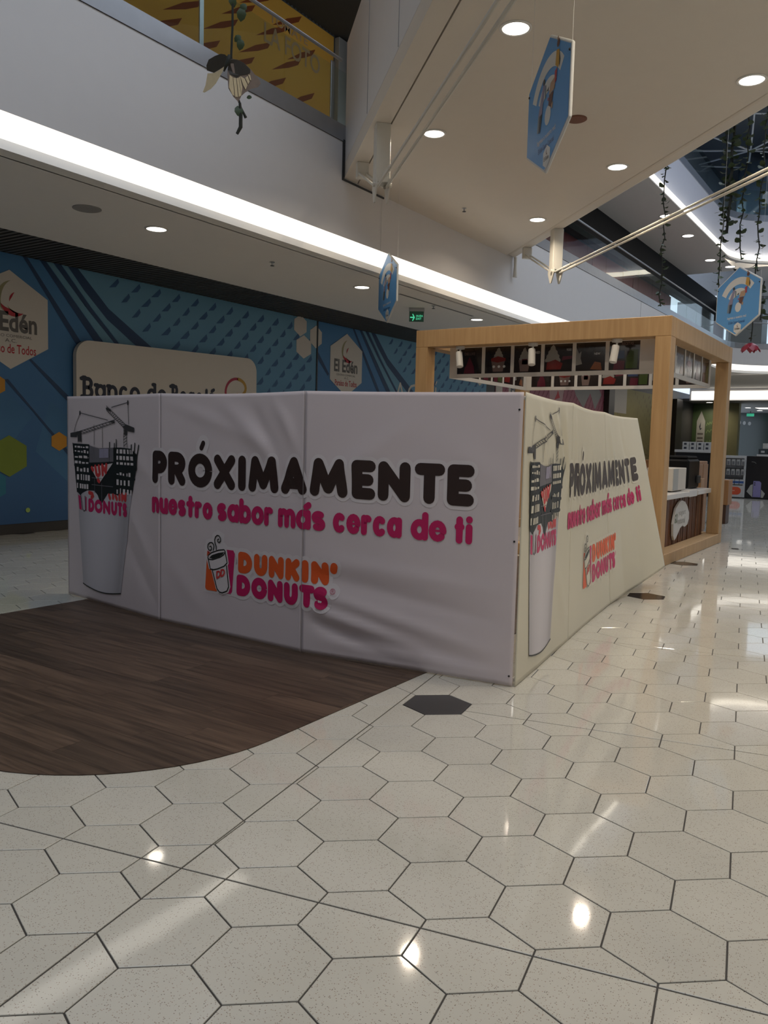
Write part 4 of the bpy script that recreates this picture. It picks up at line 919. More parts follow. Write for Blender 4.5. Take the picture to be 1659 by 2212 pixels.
def menu_side(fn, L, n, m0, m1, kinds, back):
    """fn(a, z, d): a along the board, d out of its face"""
    def bar(a0, a1, z0, z1):
        mb = MB(); P = [fn(a, z, d) for d in (-.02, .012) for a, z in ((a0, z0), (a1, z0), (a1, z1), (a0, z1))]
        mb.add(P, [(0, 1, 2, 3), (7, 6, 5, 4), (0, 4, 5, 1), (1, 5, 6, 2), (2, 6, 7, 3), (3, 7, 4, 0)]); mb.build('frame_bar', FRM, mn)
    bar(0, L, 0, .055); bar(0, L, .425, MZ); w_ = (L-m0-m1-.05*(n-1))/n
    xs = [m0+k*(w_+.05) for k in range(n)]
    bar(0, m0, .0555, .4245); bar(L-m1, L, .0555, .4245)
    for k in range(n-1): bar(xs[k]+w_, xs[k]+w_+.05, .0555, .4245)
    for k in range(n):
        picture(mn, fn, xs[k], xs[k]+w_, kinds[k % len(kinds)])
        if back:
            mb = MB(); mb.add([fn(a, z, -.012) for a, z in ((xs[k], .055), (xs[k], .425), (xs[k]+w_, .425), (xs[k]+w_, .055))], [(0, 1, 2, 3)]); mb.build('picture_back', PIC, mn)
menu_side(lambda a, z, d: Vector((MX0+a, MY0-d, 2.42+z))-MO, MX1-MX0, 6, .12, .28, [0, 1, 2, 3, 4, 5], True)
menu_side(lambda a, z, d: Vector((MX1+d, MY0+.03+a, 2.42+z))-MO, MY1-MY0-.06, 5, .10, .10, [3, 4, 1, 0, 5], True)
menu_side(lambda a, z, d: Vector((MX0+a, MY1-d, 2.42+z))-MO, MX1-MX0, 7, .10, .10, [0, 1, 2, 3, 5, 4, 1], True)
menu_side(lambda a, z, d: Vector((MX0+d, MY0+.03+a, 2.42+z))-MO, MY1-MY0-.06, 6, .10, .10, [2, 1, 0, 5, 3, 4], True)
for x in (MX0+.3, -4.4, MX1-.3):
    for y in (MY0, MY1): kbox('hanger', x-.02, x+.02, y-.01, y+.01, 2.90, 3.0, STEEL, mn, MO, .002)
for k, x in enumerate((-5.2, -3.9)): kbox('cross_bar', x-.03, x+.03, KY0+PT, KY1-PT, 2.93, 2.98, FRM, kf)
for k, (x, t) in enumerate(((-5.59, 'white track spotlight at the left of the kiosk front beam'), (-4.49, 'white track spotlight in the middle of the kiosk front beam'), (-3.355, 'white track spotlight at the right of the kiosk front beam'))):
    e = empty('track_spotlight', (x, KY0+.12, KH-.24)); tag(e, t, 'spotlight', 'spotlights on the kiosk beam'); e.scale = (1.15, 1.15, 1.2)
    MB().lathe([(.055, 0), (.055, -.03), (.02, -.035)], n=16).build('base', WHITEP, e); MB().lathe([(.012, -.03), (.012, -.09)], n=10).build('stem', WHITEP, e)
    T = Matrix.Translation((0, -.03, -.07)) @ Matrix.Rotation(math.radians((-14, -8, 4)[k]), 4, 'Y') @ Matrix.Rotation(math.radians(-14), 4, 'X')
    MB().lathe([(.038, 0), (.040, -.01), (.042, -.18), (.034, -.185)], n=16, T=T).build('barrel', WHITEP, e)


# ================================================================== MURALS ON THE LEFT WALL
BL0 = grad_mat('mural_blue_print', (.020, .075, .200), (.060, .190, .38), 2, .2, 4.0, .55, .15)
BLR = grad_mat('mural_cyan_print', (.050, .165, .320), (.130, .30, .43), 2, 1.5, 4.0, .55, .15)
NAVY = M('mural_navy_print', (.016, .048, .115), .55); CYAN = M('mural_pale_cyan_print', (.13, .29, .40), .55); MID = M('mural_mid_blue_print', (.045, .15, .30), .55)
HEXW = M('mural_cream_print', (.60, .55, .48), .55, var=.02); TXG = M('mural_grey_ink', (.12, .11, .10), .55); TXR = M('mural_red_ink', (.42, .02, .03), .55); TXO = M('mural_olive_ink', (.30, .27, .14), .55)
def mural(name, label, y0, y1):
    e = empty(name, (WALLX, y0, 0)); tag(e, label, 'mural'); return e, (lambda k: (lambda a, b: (.012+.0025*k, a, b)))
def eden(e, L, cy, cz, s):
    f = L(3); g = L(4)
    shape_obj('logo_hexagon', [[(cy, cz-.69*s), (cy+.60*s, cz-.35*s), (cy+.60*s, cz+.36*s), (cy, cz+.69*s), (cy-.60*s, cz+.36*s), (cy-.60*s, cz-.35*s)]], HEXW, f, e)
    def cres(cx, cz_, r0, a0, a1, w):
        o = arc(cx, cz_, r0, r0, a0, a1); i = [(cx+.0*s+(r0-w*math.sin(PI*k/14))*math.cos(math.radians(a1+(a0-a1)*k/14)), cz_+(r0-w*math.sin(PI*k/14))*math.sin(math.radians(a1+(a0-a1)*k/14))) for k in range(15)]
        return o+i[1:-1]
    shape_obj('logo_crescent', [cres(cy+.06*s, cz+.30*s, .25*s, 100, 230, .06*s), cres(cy+.10*s, cz+.25*s, .15*s, 200, 290, .02*s)], TXO, g, e); shape_obj('logo_crescent', [cres(cy+.06*s, cz+.26*s, .21*s, 190, 315, .085*s), cres(cy+.12*s, cz+.27*s, .13*s, 110, 190, .03*s)], TXR, g, e)
    text_obj('logo_lettering', 'El Edén', TXG, g, cy-.46*s, cy+.42*s, cz-.17*s, cz+.11*s, e, .03); text_obj('logo_lettering', 'CENTRO COMERCIAL', TXG, g, cy-.38*s, cy+.34*s, cz-.245*s, cz-.205*s, e, .0); text_obj('logo_lettering', 'A.C.', TXG, g, cy-.08*s, cy+.10*s, cz-.315*s, cz-.265*s, e, .0)
    text_obj('logo_lettering', 'Paraíso de Todos', TXR, g, cy-.42*s, cy+.40*s, cz-.47*s, cz-.34*s, e, .012)
def blue_art(e, L):
    shape_obj('mural_sheet', [[(0.01, .15), (8.05, .15), (8.05, 3.97), (0.01, 3.97)]], BL0, L(0), e)
    shape_obj('mural_field', [[(2.15, 3.97), (8.05, 3.97), (8.05, .9), (6.4, .9), (3.4, 2.97), (2.6, 3.4)]], BLR, L(1), e)
    D = 5.80
    def P(pts): return [(a-D, min(b, 3.97)) for a, b in pts]
    ext = lambda q: q
    shape_obj('mural_band', [P([(7.08, 3.97), (7.15, 3.97), (8.05, 2.86), (9.2, 1.4), (9.08, 1.4), (7.93, 2.86)]), P([(7.35, 3.97), (7.45, 3.97), (8.42, 2.94), (9.9, 1.4), (9.7, 1.4), (8.27, 2.92)]), P([(7.58, 3.97), (7.70, 3.97), (8.22, 3.42), (8.75, 2.92), (10.4, 1.4), (10.3, 1.4), (8.66, 2.92), (8.12, 3.42)]),
        P([(7.82, 3.97), (7.99, 3.97), (8.55, 3.45), (9.40, 2.95), (12.5, 1.1), (12.1, 1.1), (9.11, 2.92), (8.52, 3.28), (8.10, 3.66)]), P([(7.19, 2.54), (7.80, 2.05), (8.6, 1.35), (8.5, 1.35), (7.66, 2.07), (7.16, 2.52)]), P([(6.77, 2.21), (6.83, 2.22), (7.25, 1.78), (8.2, .8), (8.1, .8), (7.21, 1.78)]), P([(5.82, 3.2), (6.2, 2.85), (6.24, 2.9), (5.82, 3.35)])], NAVY, L(2), e)
    shape_obj('mural_light_band', [P([(7.46, 3.97), (7.57, 3.97), (8.12, 3.43), (8.66, 2.92), (10.3, 1.4), (9.9, 1.4), (8.43, 2.94)]), P([(7.71, 3.97), (7.81, 3.97), (8.10, 3.66), (8.52, 3.28), (9.1, 2.92), (12.1, 1.1), (10.4, 1.4), (8.76, 2.92), (8.23, 3.42)])], CYAN, L(2), e)
    shape_obj('mural_facet', [P([(7.5, 1.95), (7.25, 1.2), (8.3, .3), (8.9, 1.0)]), P([(5.98, 1.9), (6.5, 2.3), (7.2, 1.7), (6.6, 1.0), (5.98, 1.2)])], MID, L(1), e)
    mb = MB(); f = L(2); rn = random.Random(11)
    for r in range(10):
        for c in range(15):
            y = 2.5+c*.43+(r % 2)*.215; z = 3.96-r*.20-.010*c
            lim = 2.55+max(0, (3.97-z))*1.15
            if y-.28 < lim or y > 7.98 or z < 1.9: continue
            k = .6+.6*min(1, max(0, (y-2)/5)); a = .24+rn.uniform(-.03, .03)
            mb.add([f(y, z), f(y-a*.72, z-.17), f(y-.04, z-.12-.03*k), f(y+.025, z-.08*k)], [(0, 1, 2, 3)])
    mb.build('mural_spikes', M('mural_spike_print', (.035, .105, .22), .55), e)['kind'] = 'stuff'
    def hx(cy, cz, r, rz=None): rz = rz or r*1.1; return [(cy, cz-rz), (cy+r, cz-rz*.5), (cy+r, cz+rz*.5), (cy, cz+rz), (cy-r, cz+rz*.5), (cy-r, cz-rz*.5)]
    shape_obj('mural_honeycomb', [hx(13.30-D, 3.80, .20, .22), hx(13.42-D, 3.38, .24, .24), hx(13.82-D, 3.63, .20, .24)], HEXW, L(3), e)
    shape_obj('mural_yellow_hexagon', [hx(6.64-D, 2.13, .14), hx(7.64-D, 1.35, .13)], M('mural_amber_print', (.50, .23, .02), .55), L(4), e); shape_obj('mural_green_hexagon', [hx(6.83-D, 1.13, .27)], M('mural_green_print', (.16, .22, .02), .55), L(4), e)
    shape_obj('mural_dot', [circ(7.11-D, .34, .035)], M('mural_lime_print', (.30, .45, .10), .55), L(4), e); shape_obj('mural_blue_hexagon', [hx(6.55-D, .72, .22)], M('mural_teal_print', (.02, .16, .24), .55), L(4), e)
m1, L1 = mural('blue_mural', 'blue printed mural panel at far left, behind the bank sign', 5.80, 13.86); blue_art(m1, L1); eden(m1, L1, 1.07, 3.055, 1.0)
m2, L2 = mural('blue_mural', 'second blue mural panel, seen left of and through the kiosk', 13.86, 21.92); blue_art(m2, L2); eden(m2, L2, 1.07, 3.14, 1.0)
text_obj('mural_lettering', 'AQUÍ', HEXW, L2(4), 3.05, 5.15, 2.25, 3.08, m2, -.01)
m0, L0 = mural('blue_mural', 'blue mural panel just outside the left edge of the picture', -2.26, 5.80); blue_art(m0, L0); eden(m0, L0, 1.05, 3.06, 1.0)
struct(MB().box(WALLX+.001, WALLX+.03, 13.845, 13.885, .1, 3.97).build('trim_7', BLACK), 'thin black joint between the two blue murals', 'trim')
# bank sign standing proud of the first mural
bs = empty('bank_sign', (WALLX+.03, 7.87, 1.2)); tag(bs, 'cream bank sign board with rounded corners on the blue mural', 'sign')
rr = [(0, 0), (4.0, 0)]+arc(4.0-.25, 1.77-.25, .25, .25, 0, 90, 8)+arc(.25, 1.70-.25, .25, .25, 90, 180, 8)
mb = MB(); mb.prism(rr, .02, .10, Matrix(((0, 0, 1, 0), (1, 0, 0, 0), (0, 1, 0, 0), (0, 0, 0, 1)))); mb.build('board', HEXW, bs)
fb = lambda a, b: (.103, a, b)
BINK = M('bank_navy_ink', (.018, .022, .038), .5)
bw = []; x = .10; base = .82; capH = .32
for s, x0, x1 in (('Banco', .11, 1.20), ('de', 1.35, 1.76), ('Bogota', 1.88, 2.94)):
    tot = sum(WID[c] for c in s); k = ((x1-x0)-.035*(len(s)-1)-.05*len(s))/tot; xx = x0
    for c in s:
        ww = WID[c]*k+.05; bw += glyph(c, xx, xx+ww, base, base+capH*1.0, .05)
        if c in 'Bnda':
            bw += [[(xx+.0, base+capH*(.97 if c in 'Bd' else .66)), (xx+.05, base+capH*(.97 if c in 'Bd' else .66))]] if c != 'd' else [[(xx+ww-.07, base+capH-.025), (xx+ww-.02, base+capH-.025)]]
        if c == 'B': bw += [[(xx-.02, base+.025), (xx+.1, base+.025)], [(xx-.03, base+capH-.025), (xx+.1, base+capH-.025)]]
        xx += ww+.035
bw += [[(2.82, 1.09), (2.87, 1.12)]]
strokes(MB(), bw, .060, fb, .03, 3).build('lettering', BINK, bs)
strokes(MB(), [arc(3.46, 1.10, .29, .26, 215, 88, 14)], .05, fb).build('emblem', M('bank_crimson', (.33, .02, .05), .5), bs)
strokes(MB(), [arc(3.46, 1.20, .24, .16, 80, -75, 12), [(3.30, 1.00), (3.48, 1.07), (3.72, .99)]], .06, fb).build('emblem', M('bank_gold', (.42, .24, .03), .5), bs)
# pink and gold murals further along the wall
m3, L3 = mural('pink_mural', 'pink printed mural panel behind the kiosk', 22.5, 32.4)
shape_obj('mural_sheet', [[(.02, .15), (9.9, .15), (9.9, 3.97), (.02, 3.97)]], M('mural_pink_print', (.32, .10, .14), .55), L3(0), m3)
mb = MB(); f = L3(1)
for r in range(12):
    for c in range(26): y = .9+c*.36+(r % 2)*.18; z = 3.9-r*.27; mb.add([f(y, z), f(y-.28, z-.34), f(y-.02, z-.14), f(y+.05, z-.04)], [(0, 1, 2, 3)])
mb.build('mural_spikes', M('mural_rose_print', (.20, .035, .06), .55), m3)['kind'] = 'stuff'
shape_obj('mural_strip', [[(.05, .15), (.5, .15), (.5, 3.97), (.05, 3.97)], [(.95, 3.0), (2.3, 3.0), (2.3, 3.5), (.95, 3.5)]], HEXW, L3(2), m3); text_obj('mural_lettering', 'ELEC', BINK, L3(3), 1.1, 2.2, 3.05, 3.3, m3, .03)
shape_obj('mural_petal', [[(6.4, 3.7), (9.3, 3.7), (9.6, 3.5), (8.9, 2.9), (8.3, 3.5), (7.6, 2.9), (6.8, 3.3)]], M('mural_grey_print', (.26, .25, .24), .55), L3(2), m3); shape_obj('mural_figure', [[(4.3, 2.9), (5.4, 2.95), (5.6, 3.5), (4.2, 3.5)]], M('mural_rose_light', (.42, .27, .27), .55), L3(2), m3)
shape_obj('mural_mark', [[(4.7, 3.05), (5.2, 3.15), (5.0, 3.4), (4.9, 3.25)]], TXR, L3(3), m3)
m4, L4 = mural('gold_mural', 'gold printed mural panel behind the kiosk post', 33.2, 43.0)
shape_obj('mural_sheet', [[(0, .15), (9.8, .15), (9.8, 3.97), (0, 3.97)]], grad_mat('mural_gold_print', (.20, .14, .03), (.36, .30, .10), 2, 1, 4, .55, .3), L4(0), m4)
mb = MB(); f = L4(1)
for r in range(14):
    for c in range(18):
        a = .25+r*.20; R_ = 1.2+c*.45; y = 9.0-R_*math.cos(a*.55); z = .6+R_*math.sin(a*.55)*.55
        if .3 < y < 9.7 and .4 < z < 3.85: mb.add([f(y, z), f(y-.30*math.cos(a), z+.25*math.sin(a)), f(y-.05, z+.09)], [(0, 1, 2)])
mb.build('mural_spikes', M('mural_umber_print', (.12, .06, .015), .55), m4)['kind'] = 'stuff'
shape_obj('mural_tag', [[(.5, 2.9), (2.2, 2.9), (2.2, 3.97), (.5, 3.97)]], HEXW, L4(2), m4)
for k, (a, b) in enumerate(((32.45, 33.15), (43.05, 44.2))): struct(MB().box(WALLX+.001, WALLX+.22, a, b, 0, 3.97).build('trim_%d' % (8+k), M('brown_black_stone', (.03, .022, .018), .4)), ('dark pilaster between the pink and gold murals', 'dark pilaster past the gold mural')[k], 'trim')
# orange mural of the upper gallery
mo = empty('orange_mural', (ORX, -4.0, 5.6)); tag(mo, 'orange printed mural with photo-spot lettering behind the upper balustrade', 'mural')
fo = lambda k: (lambda a, b: (.012+.003*k, a+4.0, b-5.6))
shape_obj('mural_sheet', [[(-4, 5.62), (12.75, 5.62), (12.75, 8.98), (-4, 8.98)]], ORW, fo(0), mo)
mb = MB(); f = fo(1); rn = random.Random(4)
for r in range(7):
    for c in range(13):
        y = 2.2+c*.80+(r % 2)*.40; z = 8.98-r*.40+rn.uniform(-.05, .05); L_ = .78
        if y-L_ < -3.9 or y > 12.7 or z-.5 < 5.7: continue
        mb.add([f(y, z), f(y-.5*L_, z-.20), f(y-L_, z-.47), f(y-.42*L_, z-.27), f(y-.08, z-.13)], [(0, 1, 2, 3, 4)])
mb.build('mural_spikes', M('mural_rust_print', (.26, .06, .012), .55), mo)['kind'] = 'stuff'
PEACH = M('mural_peach_ink', (.52, .36, .20), .55)
text_obj('mural_lettering', 'TÓMATE', PEACH, fo(2), 10.95, 11.98, 8.51, 8.69, mo, .01); text_obj('mural_lettering', 'LA FOTO', PEACH, fo(2), 10.82, 12.34, 8.13, 8.45, mo, .012)
MB().bbox(ORX, ORX+.12, 12.78, 13.05, 5.6, 8.98, .01).build('end_frame', M('pale_frame', (.36, .37, .36), .4), wu)
MB().bbox(ORX, ORX+.2, 13.06, 13.4, 5.6, 8.98, .01).build('end_frame', M('blue_frame', (.04, .07, .15), .4), wu)
# ================================================================== HANGING WIFI SIGNS
BLUEF = M('sign_blue_print', (.075, .29, .62), .4, var=.03); SWH = M('sign_white_print', (.62, .62, .60), .4, var=.02); FOAM = M('foam_board_white', (.66, .66, .64), .6, var=.02)
figs = {'violet': (.22, .20, .30), 'black': (.02, .022, .03), 'amber': (.50, .28, .04), 'brown': (.11, .035, .025), 'tan': (.40, .26, .17), 'crimson': (.38, .03, .06), 'steel': (.16, .20, .24)}
figs = {k: M('sign_%s_print' % k, v, .45) for k, v in figs.items()}
TEAL = M('sign_deep_blue_print', (.02, .09, .26), .45)
def wifi(x, y, z, ang, label, top):
    e = empty('wifi_sign', (x, y, z), ang); tag(e, label, 'sign', 'hanging blue wifi signs')
    W_, H_, k = .907, 1.0, .253
    O = [(0, .5), (W_/2, k), (W_/2, -k), (0, -.5), (-W_/2, -k), (-W_/2, k)]
    rot = Matrix(((1, 0, 0, 0), (0, 0, -1, 0), (0, 1, 0, 0), (0, 0, 0, 1)))
    m = MB().prism(O, -.012, .012, rot).build('board', FOAM, e); bv = m.modifiers.new('round', 'BEVEL'); bv.width = .02; bv.segments = 2; bv.limit_method = 'ANGLE'; bv.angle_limit = math.radians(50)
    f = lambda q: (lambda a, b: (a, -.0135-.0015*q, b))
    sc = .955
    shape_obj('blue_face', [[(a*sc, b*sc) for a, b in O]], BLUEF, f(0), e)
    mb = MB(); mb.add([(-a*sc, .0135, b*sc) for a, b in O], [(0, 1, 2, 3, 4, 5)]); mb.build('rear_face', BLUEF, e)
    def band(cx, cz, r0, r1, a0, a1): return arc(cx, cz, r1, r1, a0, a1, 16)+arc(cx, cz, r0, r0, a1, a0, 16)
    shape_obj('wifi_arc', [band(.02, -.06, .30, .40, 42, 152), band(.02, -.06, .15, .245, 48, 150)], SWH, f(1), e)
    shape_obj('wifi_dot', [circ(.02, -.085, .062, .07)], SWH, f(1), e)
    g = f(2)
    def fig(c, *ps): shape_obj('printed_figure', [list(p) for p in ps], figs[c], g, e)
    fig('violet', [(-.10, .17), (-.055, .16), (-.09, .04), (-.10, -.03), (-.19, -.03)]); fig('black', [(-.16, -.03), (-.10, -.03), (-.13, -.15), (-.155, -.16)], circ(-.085, .19, .022)); fig('steel', [(-.19, -.03), (-.155, -.03), (-.165, -.15), (-.20, -.145)], [(-.06, .16), (-.03, .15), (-.03, .05), (-.055, .07)])
    fig('amber', [(.16, .32), (.22, .30), (.225, .20), (.20, .18), (.145, .22)]); fig('brown', circ(.19, .355, .028), [(.04, .05), (.13, .05), (.10, -.03), (.085, -.05), (.03, -.02)]); fig('tan', circ(.18, .39, .016), [(.06, .13), (.15, .14), (.15, .06), (.03, .05)], [(.09, -.03), (.125, -.02), (.115, -.07), (.09, -.06)]); fig('crimson', [(.14, .18), (.185, .19), (.18, .10), (.14, .09)], circ(.02, .03, .012)); fig('black', [(.22, .29), (.245, .22), (.23, .17), (.215, .22)], [(-.02, .10), (.03, .12), (.02, .09)])
    text_obj('lettering', 'Ingresa a nuestra red:', SWH, f(1), -.19, .20, -.255, -.205, e, .01); text_obj('lettering', 'El Edén Centro Comercial', TEAL, f(1), -.16, .17, -.315, -.275, e, .02)
    s = .085; shape_obj('logo_hexagon', [[(.03, -.385-s), (.03+s*.85, -.385-s*.5), (.03+s*.85, -.385+s*.5), (.03, -.385+s), (.03-s*.85, -.385+s*.5), (.03-s*.85, -.385-s*.5)]], SWH, f(1), e)
    text_obj('logo_lettering', 'El Edén', figs['black'], g, -.02, .08, -.41, -.38, e, .01); shape_obj('logo_mark', [[(.02, -.35), (.035, -.33), (.03, -.36), (.05, -.365), (.03, -.375)]], figs['brown'], g, e)
    shape_obj('underline', [[(-.01, -.475), (.06, -.468), (.06, -.462), (-.01, -.467)]], SWH, f(1), e)
    for sx in (-1, 1):
        MB().tube([(sx*(W_/2-.03), 0, k-.03), (sx*(W_/2-.03), 0, top-z)], .0016, 4).build('wire', WHITEP, e)
        MB().lathe([(.010, 0), (.008, .006)], n=8, T=Matrix.Translation((sx*(W_/2-.035), -.0155, k-.045)) @ Matrix.Rotation(PI/2, 4, 'X')).build('eyelet', BLACK, e)
wifi(-2.526, 5.931, 4.012, -.827, 'largest blue hexagonal wifi sign, hanging under the bridge beside the red-brown disc', 5.1)
wifi(-6.669, 10.087, 3.689, -.690, 'blue hexagonal wifi sign hanging in front of the cove light, above the mural', 5.1)
wifi(-2.435, 12.905, 3.631, -.680, 'blue hexagonal wifi sign at the right, above the kiosk corner', 14.4)

# ================================================================== HANGING GREENERY
STEM = M('vine_stem', (.016, .018, .012), .7); LEAFM = M('vine_leaf', (.035, .06, .020), .55, var=.3, scale=30)
lv = MB(); lo = [(0, 0), (.022, .018), (.030, .045), (.018, .070), (0, .080), (-.018, .070), (-.030, .045), (-.022, .018)]
lv.add([(a, .012*math.cos(a*60), b) for a, b in lo]+[(0, -.004, .04)], [(i, (i+1) % 8, 8) for i in range(8)])
LEAF = lv.mesh('leaf', LEAFM, True)
def vine(x, y, z0, z1, label, dens=.05, r=.010, seed=1, sc=1.0, wob=.03):
    e = empty('hanging_vine', (x, y, z1)); tag(e, label, 'vine', 'artificial vines hanging in the atrium'); rn = random.Random(seed)
    n = max(4, int((z1-z0)/.18)); pts = [(rn.uniform(-wob, wob), rn.uniform(-wob, wob), (z0-z1)*i/n) for i in range(n+1)]
    MB().tube(pts, r, 5).build('stem', STEM, e)
    z = -.02
    while z > z0-z1:
        t = -z/(z1-z0)*n; i = min(n-1, int(t)); p = Vector(pts[i]).lerp(Vector(pts[i+1]), t-i)
        o = bpy.data.objects.new('leaf', LEAF); link(o, e); o.location = p
        o.rotation_euler = (rn.uniform(.9, 2.2), rn.uniform(-.4, .4), rn.uniform(0, 2*PI)); s = sc*rn.uniform(.9, 1.7); o.scale = (s, s, s)
        z -= dens*rn.uniform(.5, 1.5)
    return e
vine(-3.87, 14, 3.82, 8.6, 'leafy vine strand left of the others, crossing the tension rods', seed=1)
vine(-2.955, 14, 3.80, 9.2, 'long leafy vine strand beside the thick double strand', seed=2)
vine(-2.88, 14.05, 4.90, 9.2, 'thick double vine strand ending above the cove light', .05, .022, 3, 1.4)
vine(-2.66, 14, 4.45, 9.4, 'leafy vine strand right of the thick double strand', seed=4)
vine(-2.40, 14, 4.25, 9.4, 'leafy vine strand nearest the right edge of the picture', seed=5)
vine(-2.30, 14, 3.5, 4.1, 'short leafy vine end right of the small wifi sign', .05, .01, 6, 1.3)
fl = empty('red_flower', (-2.42, 14.0, 3.18)); tag(fl, 'large red artificial flower hanging below the right wifi sign', 'flower')
MB().tube([(0, 0, 0.0), (.01, 0, .2), (0, 0, 1.2)], .009, 5).build('stem', STEM, fl)
PET = M('petal_red', (.30, .012, .03), .4, var=.2, scale=20)
for k in range(5):
    a = 2*PI*k/5+.3; mb = MB(); rows = []
    for i in range(7):
        t = i/6; rr_ = .02+.13*t; zz = -.02-.10*t*t-.02*t; ww = .085*math.sin(PI*min(.92, .15+.75*t))
        for j in range(5): q = (j-2)/2; mb.v.append((rr_*math.cos(a)-q*ww*math.sin(a), rr_*math.sin(a)+q*ww*math.cos(a), zz-.03*q*q+.0))
    for i in range(6):
        for j in range(4): b0 = i*5+j; mb.f.append([b0, b0+1, b0+6, b0+5]); mb.mi.append(0)
    mb.build('petal', PET, fl, True)
for k in range(4):
    o = bpy.data.objects.new('leaf', LEAF); link(o, fl); o.location = (0, 0, .03+.05*k); o.rotation_euler = (1.4, 0, k*1.7)
bfx = -4.50; bf = empty('butterfly', (bfx, 4.6, 4.25), math.radians(44.4)); tag(bf, 'cream and brown artificial butterfly on a hanging vine', 'butterfly')
q = .00037
def bpts(ps): return [((x-690)*q, (740-y)*q) for x, y in ps]
WDK = M('wing_dark_brown', (.022, .016, .008), .6, var=.25, scale=40); WCR = M('wing_cream', (.62, .51, .32), .6, var=.12, scale=60); WGR = M('wing_taupe', (.20, .15, .12), .6, var=.2, scale=40)
def wing(name, ps, mat, slope, off):
    mb = MB(); P = bpts(ps); v, f = fill2d([P]); n0 = len(v)
    mb.add([(a, abs(a)*slope+off, b) for a, b in v], f); mb.add([(a, abs(a)*slope+off+.002, b) for a, b in v], [g[::-1] for g in f]); return mb.build(name, mat, bf)
wing('fore_wing', [(700, 690), (770, 670), (850, 665), (980, 690), (1130, 790), (1310, 960), (1330, 1010), (1270, 1090), (1130, 1160), (1010, 1260), (930, 1350), (720, 820)], WGR, .35, 0)
wing('wing_base', [(690, 700), (850, 668), (980, 695), (1110, 790), (1110, 850), (1050, 900), (900, 960), (840, 1020), (700, 980), (660, 900)], WDK, .35, -.003)
for ps in ([(700, 1000), (760, 1030), (800, 1380), (760, 1370), (690, 1240)], [(770, 1035), (830, 1030), (870, 1385), (815, 1395)], [(840, 1030), (880, 1010), (935, 1340), (885, 1380)], [(885, 1000), (910, 990), (955, 1180), (940, 1330)], [(910, 970), (1000, 1000), (1060, 1110), (1020, 1205), (970, 1130)], [(1010, 980), (1060, 930), (1100, 1030), (1070, 1090)], [(1065, 900), (1110, 900), (1130, 990), (1110, 1000)]):
    wing('wing_patch', ps, WCR, .35, -.006)
wing('hind_wing', [(660, 900), (655, 1000), (680, 1260), (780, 1400), (880, 1475), (930, 1360), (950, 1180), (880, 1000), (700, 985)], WGR, .35, -.0015)
wing('fore_wing', [(680, 660), (600, 580), (520, 545), (400, 555), (280, 590), (235, 690), (245, 790), (390, 875), (500, 840), (640, 790)], WDK, .9, 0)
wing('hind_wing', [(600, 800), (500, 845), (380, 880), (260, 850), (220, 1070), (165, 1190), (200, 1210), (330, 1170), (430, 1090), (560, 900)], WCR, .9, .002)
MB().tube([(0, -.01, .04), (-.005, -.012, 0), (-.025, -.008, -.04), (-.038, 0, -.075)], [.012, .020, .012, .005], 8).build('body', STEM, bf, True)
bvv = empty('hanging_vine', (bfx, 4.615, 4.25), math.radians(44.4)); tag(bvv, 'vine strand with round leaves carrying the butterfly at upper left', 'vine', 'artificial vines hanging in the atrium')
MB().tube([((720-690)*q, .02, 3.2), ((720-690)*q, .02, .27), ((700-690)*q, .02, .05), ((780-690)*q, .03, -.2), ((870-690)*q, .02, -.27)], .0095, 6).build('stem', STEM, bvv)
MB().tube([((880-690)*q, .02, (740-1480)*q), ((900-690)*q, .02, (740-1700)*q), ((900-690)*q, .02, (740-1950)*q), ((830-690)*q, .02, (740-2090)*q)], [.010, .014, .015, .011], 7).build('stem', STEM, bvv)
MB().tube([((900-690)*q, .02, (740-1560)*q), ((1000-690)*q, .02, (740-1760)*q)], [.006, .012], 6).build('stem', STEM, bvv)
for (x, y, s, rz) in ((860, 390, 1.0, .2), (760, 250, .8, .8), (830, 1440, 1.1, 2.9), (880, -180, 1.2, .1), (760, -420, 1.0, -.4), (880, -330, .9, .5), (640, -640, 1.0, -.9), (1010, 1330, .5, 1.4)):
    o = bpy.data.objects.new('leaf', LEAF); link(o, bvv); o.location = ((x-690)*q, .015, (740-y)*q-.03*s); o.rotation_euler = (.15, rz, 0); o.scale = (s, s, s)

# ================================================================== FAR END
struct(MB().box(-11.3, 9, 37.3, 46, 4.95, 5.6).build('floor_far', M('upper_floor_stone', (.35, .33, .31), .4)), 'upper floor slab beyond the rounded slab edge', 'floor')
struct(MB().box(-9.68, 9, 37.1, 44.9, 4.60, 4.70).build('ceiling_far', SOFF), 'pale soffit over the far crossing of the mall', 'ceiling')
fw1 = MB(); fw1.box(-11.3, 9.3, 44.3, 44.6, 9.25, 14.5); fw1.box(-11.3, -9.0, 44.3, 44.6, 5.6, 9.0)
for a, b in ((-8.85, -8.6), (-8.28, -7.95), (-7.3, -7.0), (-4.4, -4.0), (-1.0, -.6), (2.4, 2.8), (6.0, 9.3)): fw1.box(a, b, 44.3, 44.6, 5.6, 9.0)
fw1.box(-9.0, 9, 44.3, 44.6, 5.6, 6.7); fw1.box(-9.0, -7.3, 44.3, 44.6, 8.0, 9.0)
wf = struct(fw1.build('wall_far', M('far_wall_grey', (.30, .30, .31), .6)), 'grey far wall of the upper gallery with tall bright windows', 'wall')
MB().box(-9.0, 9, 44.42, 44.44, 6.7, 9.0).build('window_1', glass_mat('window_glass', (.95, .98, 1.0), .6), wf)
MB().bbox(-7.9, -6.5, 40.0, 41.5, 5.6, 8.3, .02).build('gallery_kiosk', M('gallery_grey', (.16, .17, .17), .5), wf)
SKYP = EM('daylit_pane', (.62, .85, 1.0), 1.6)
roofw = MB(); 
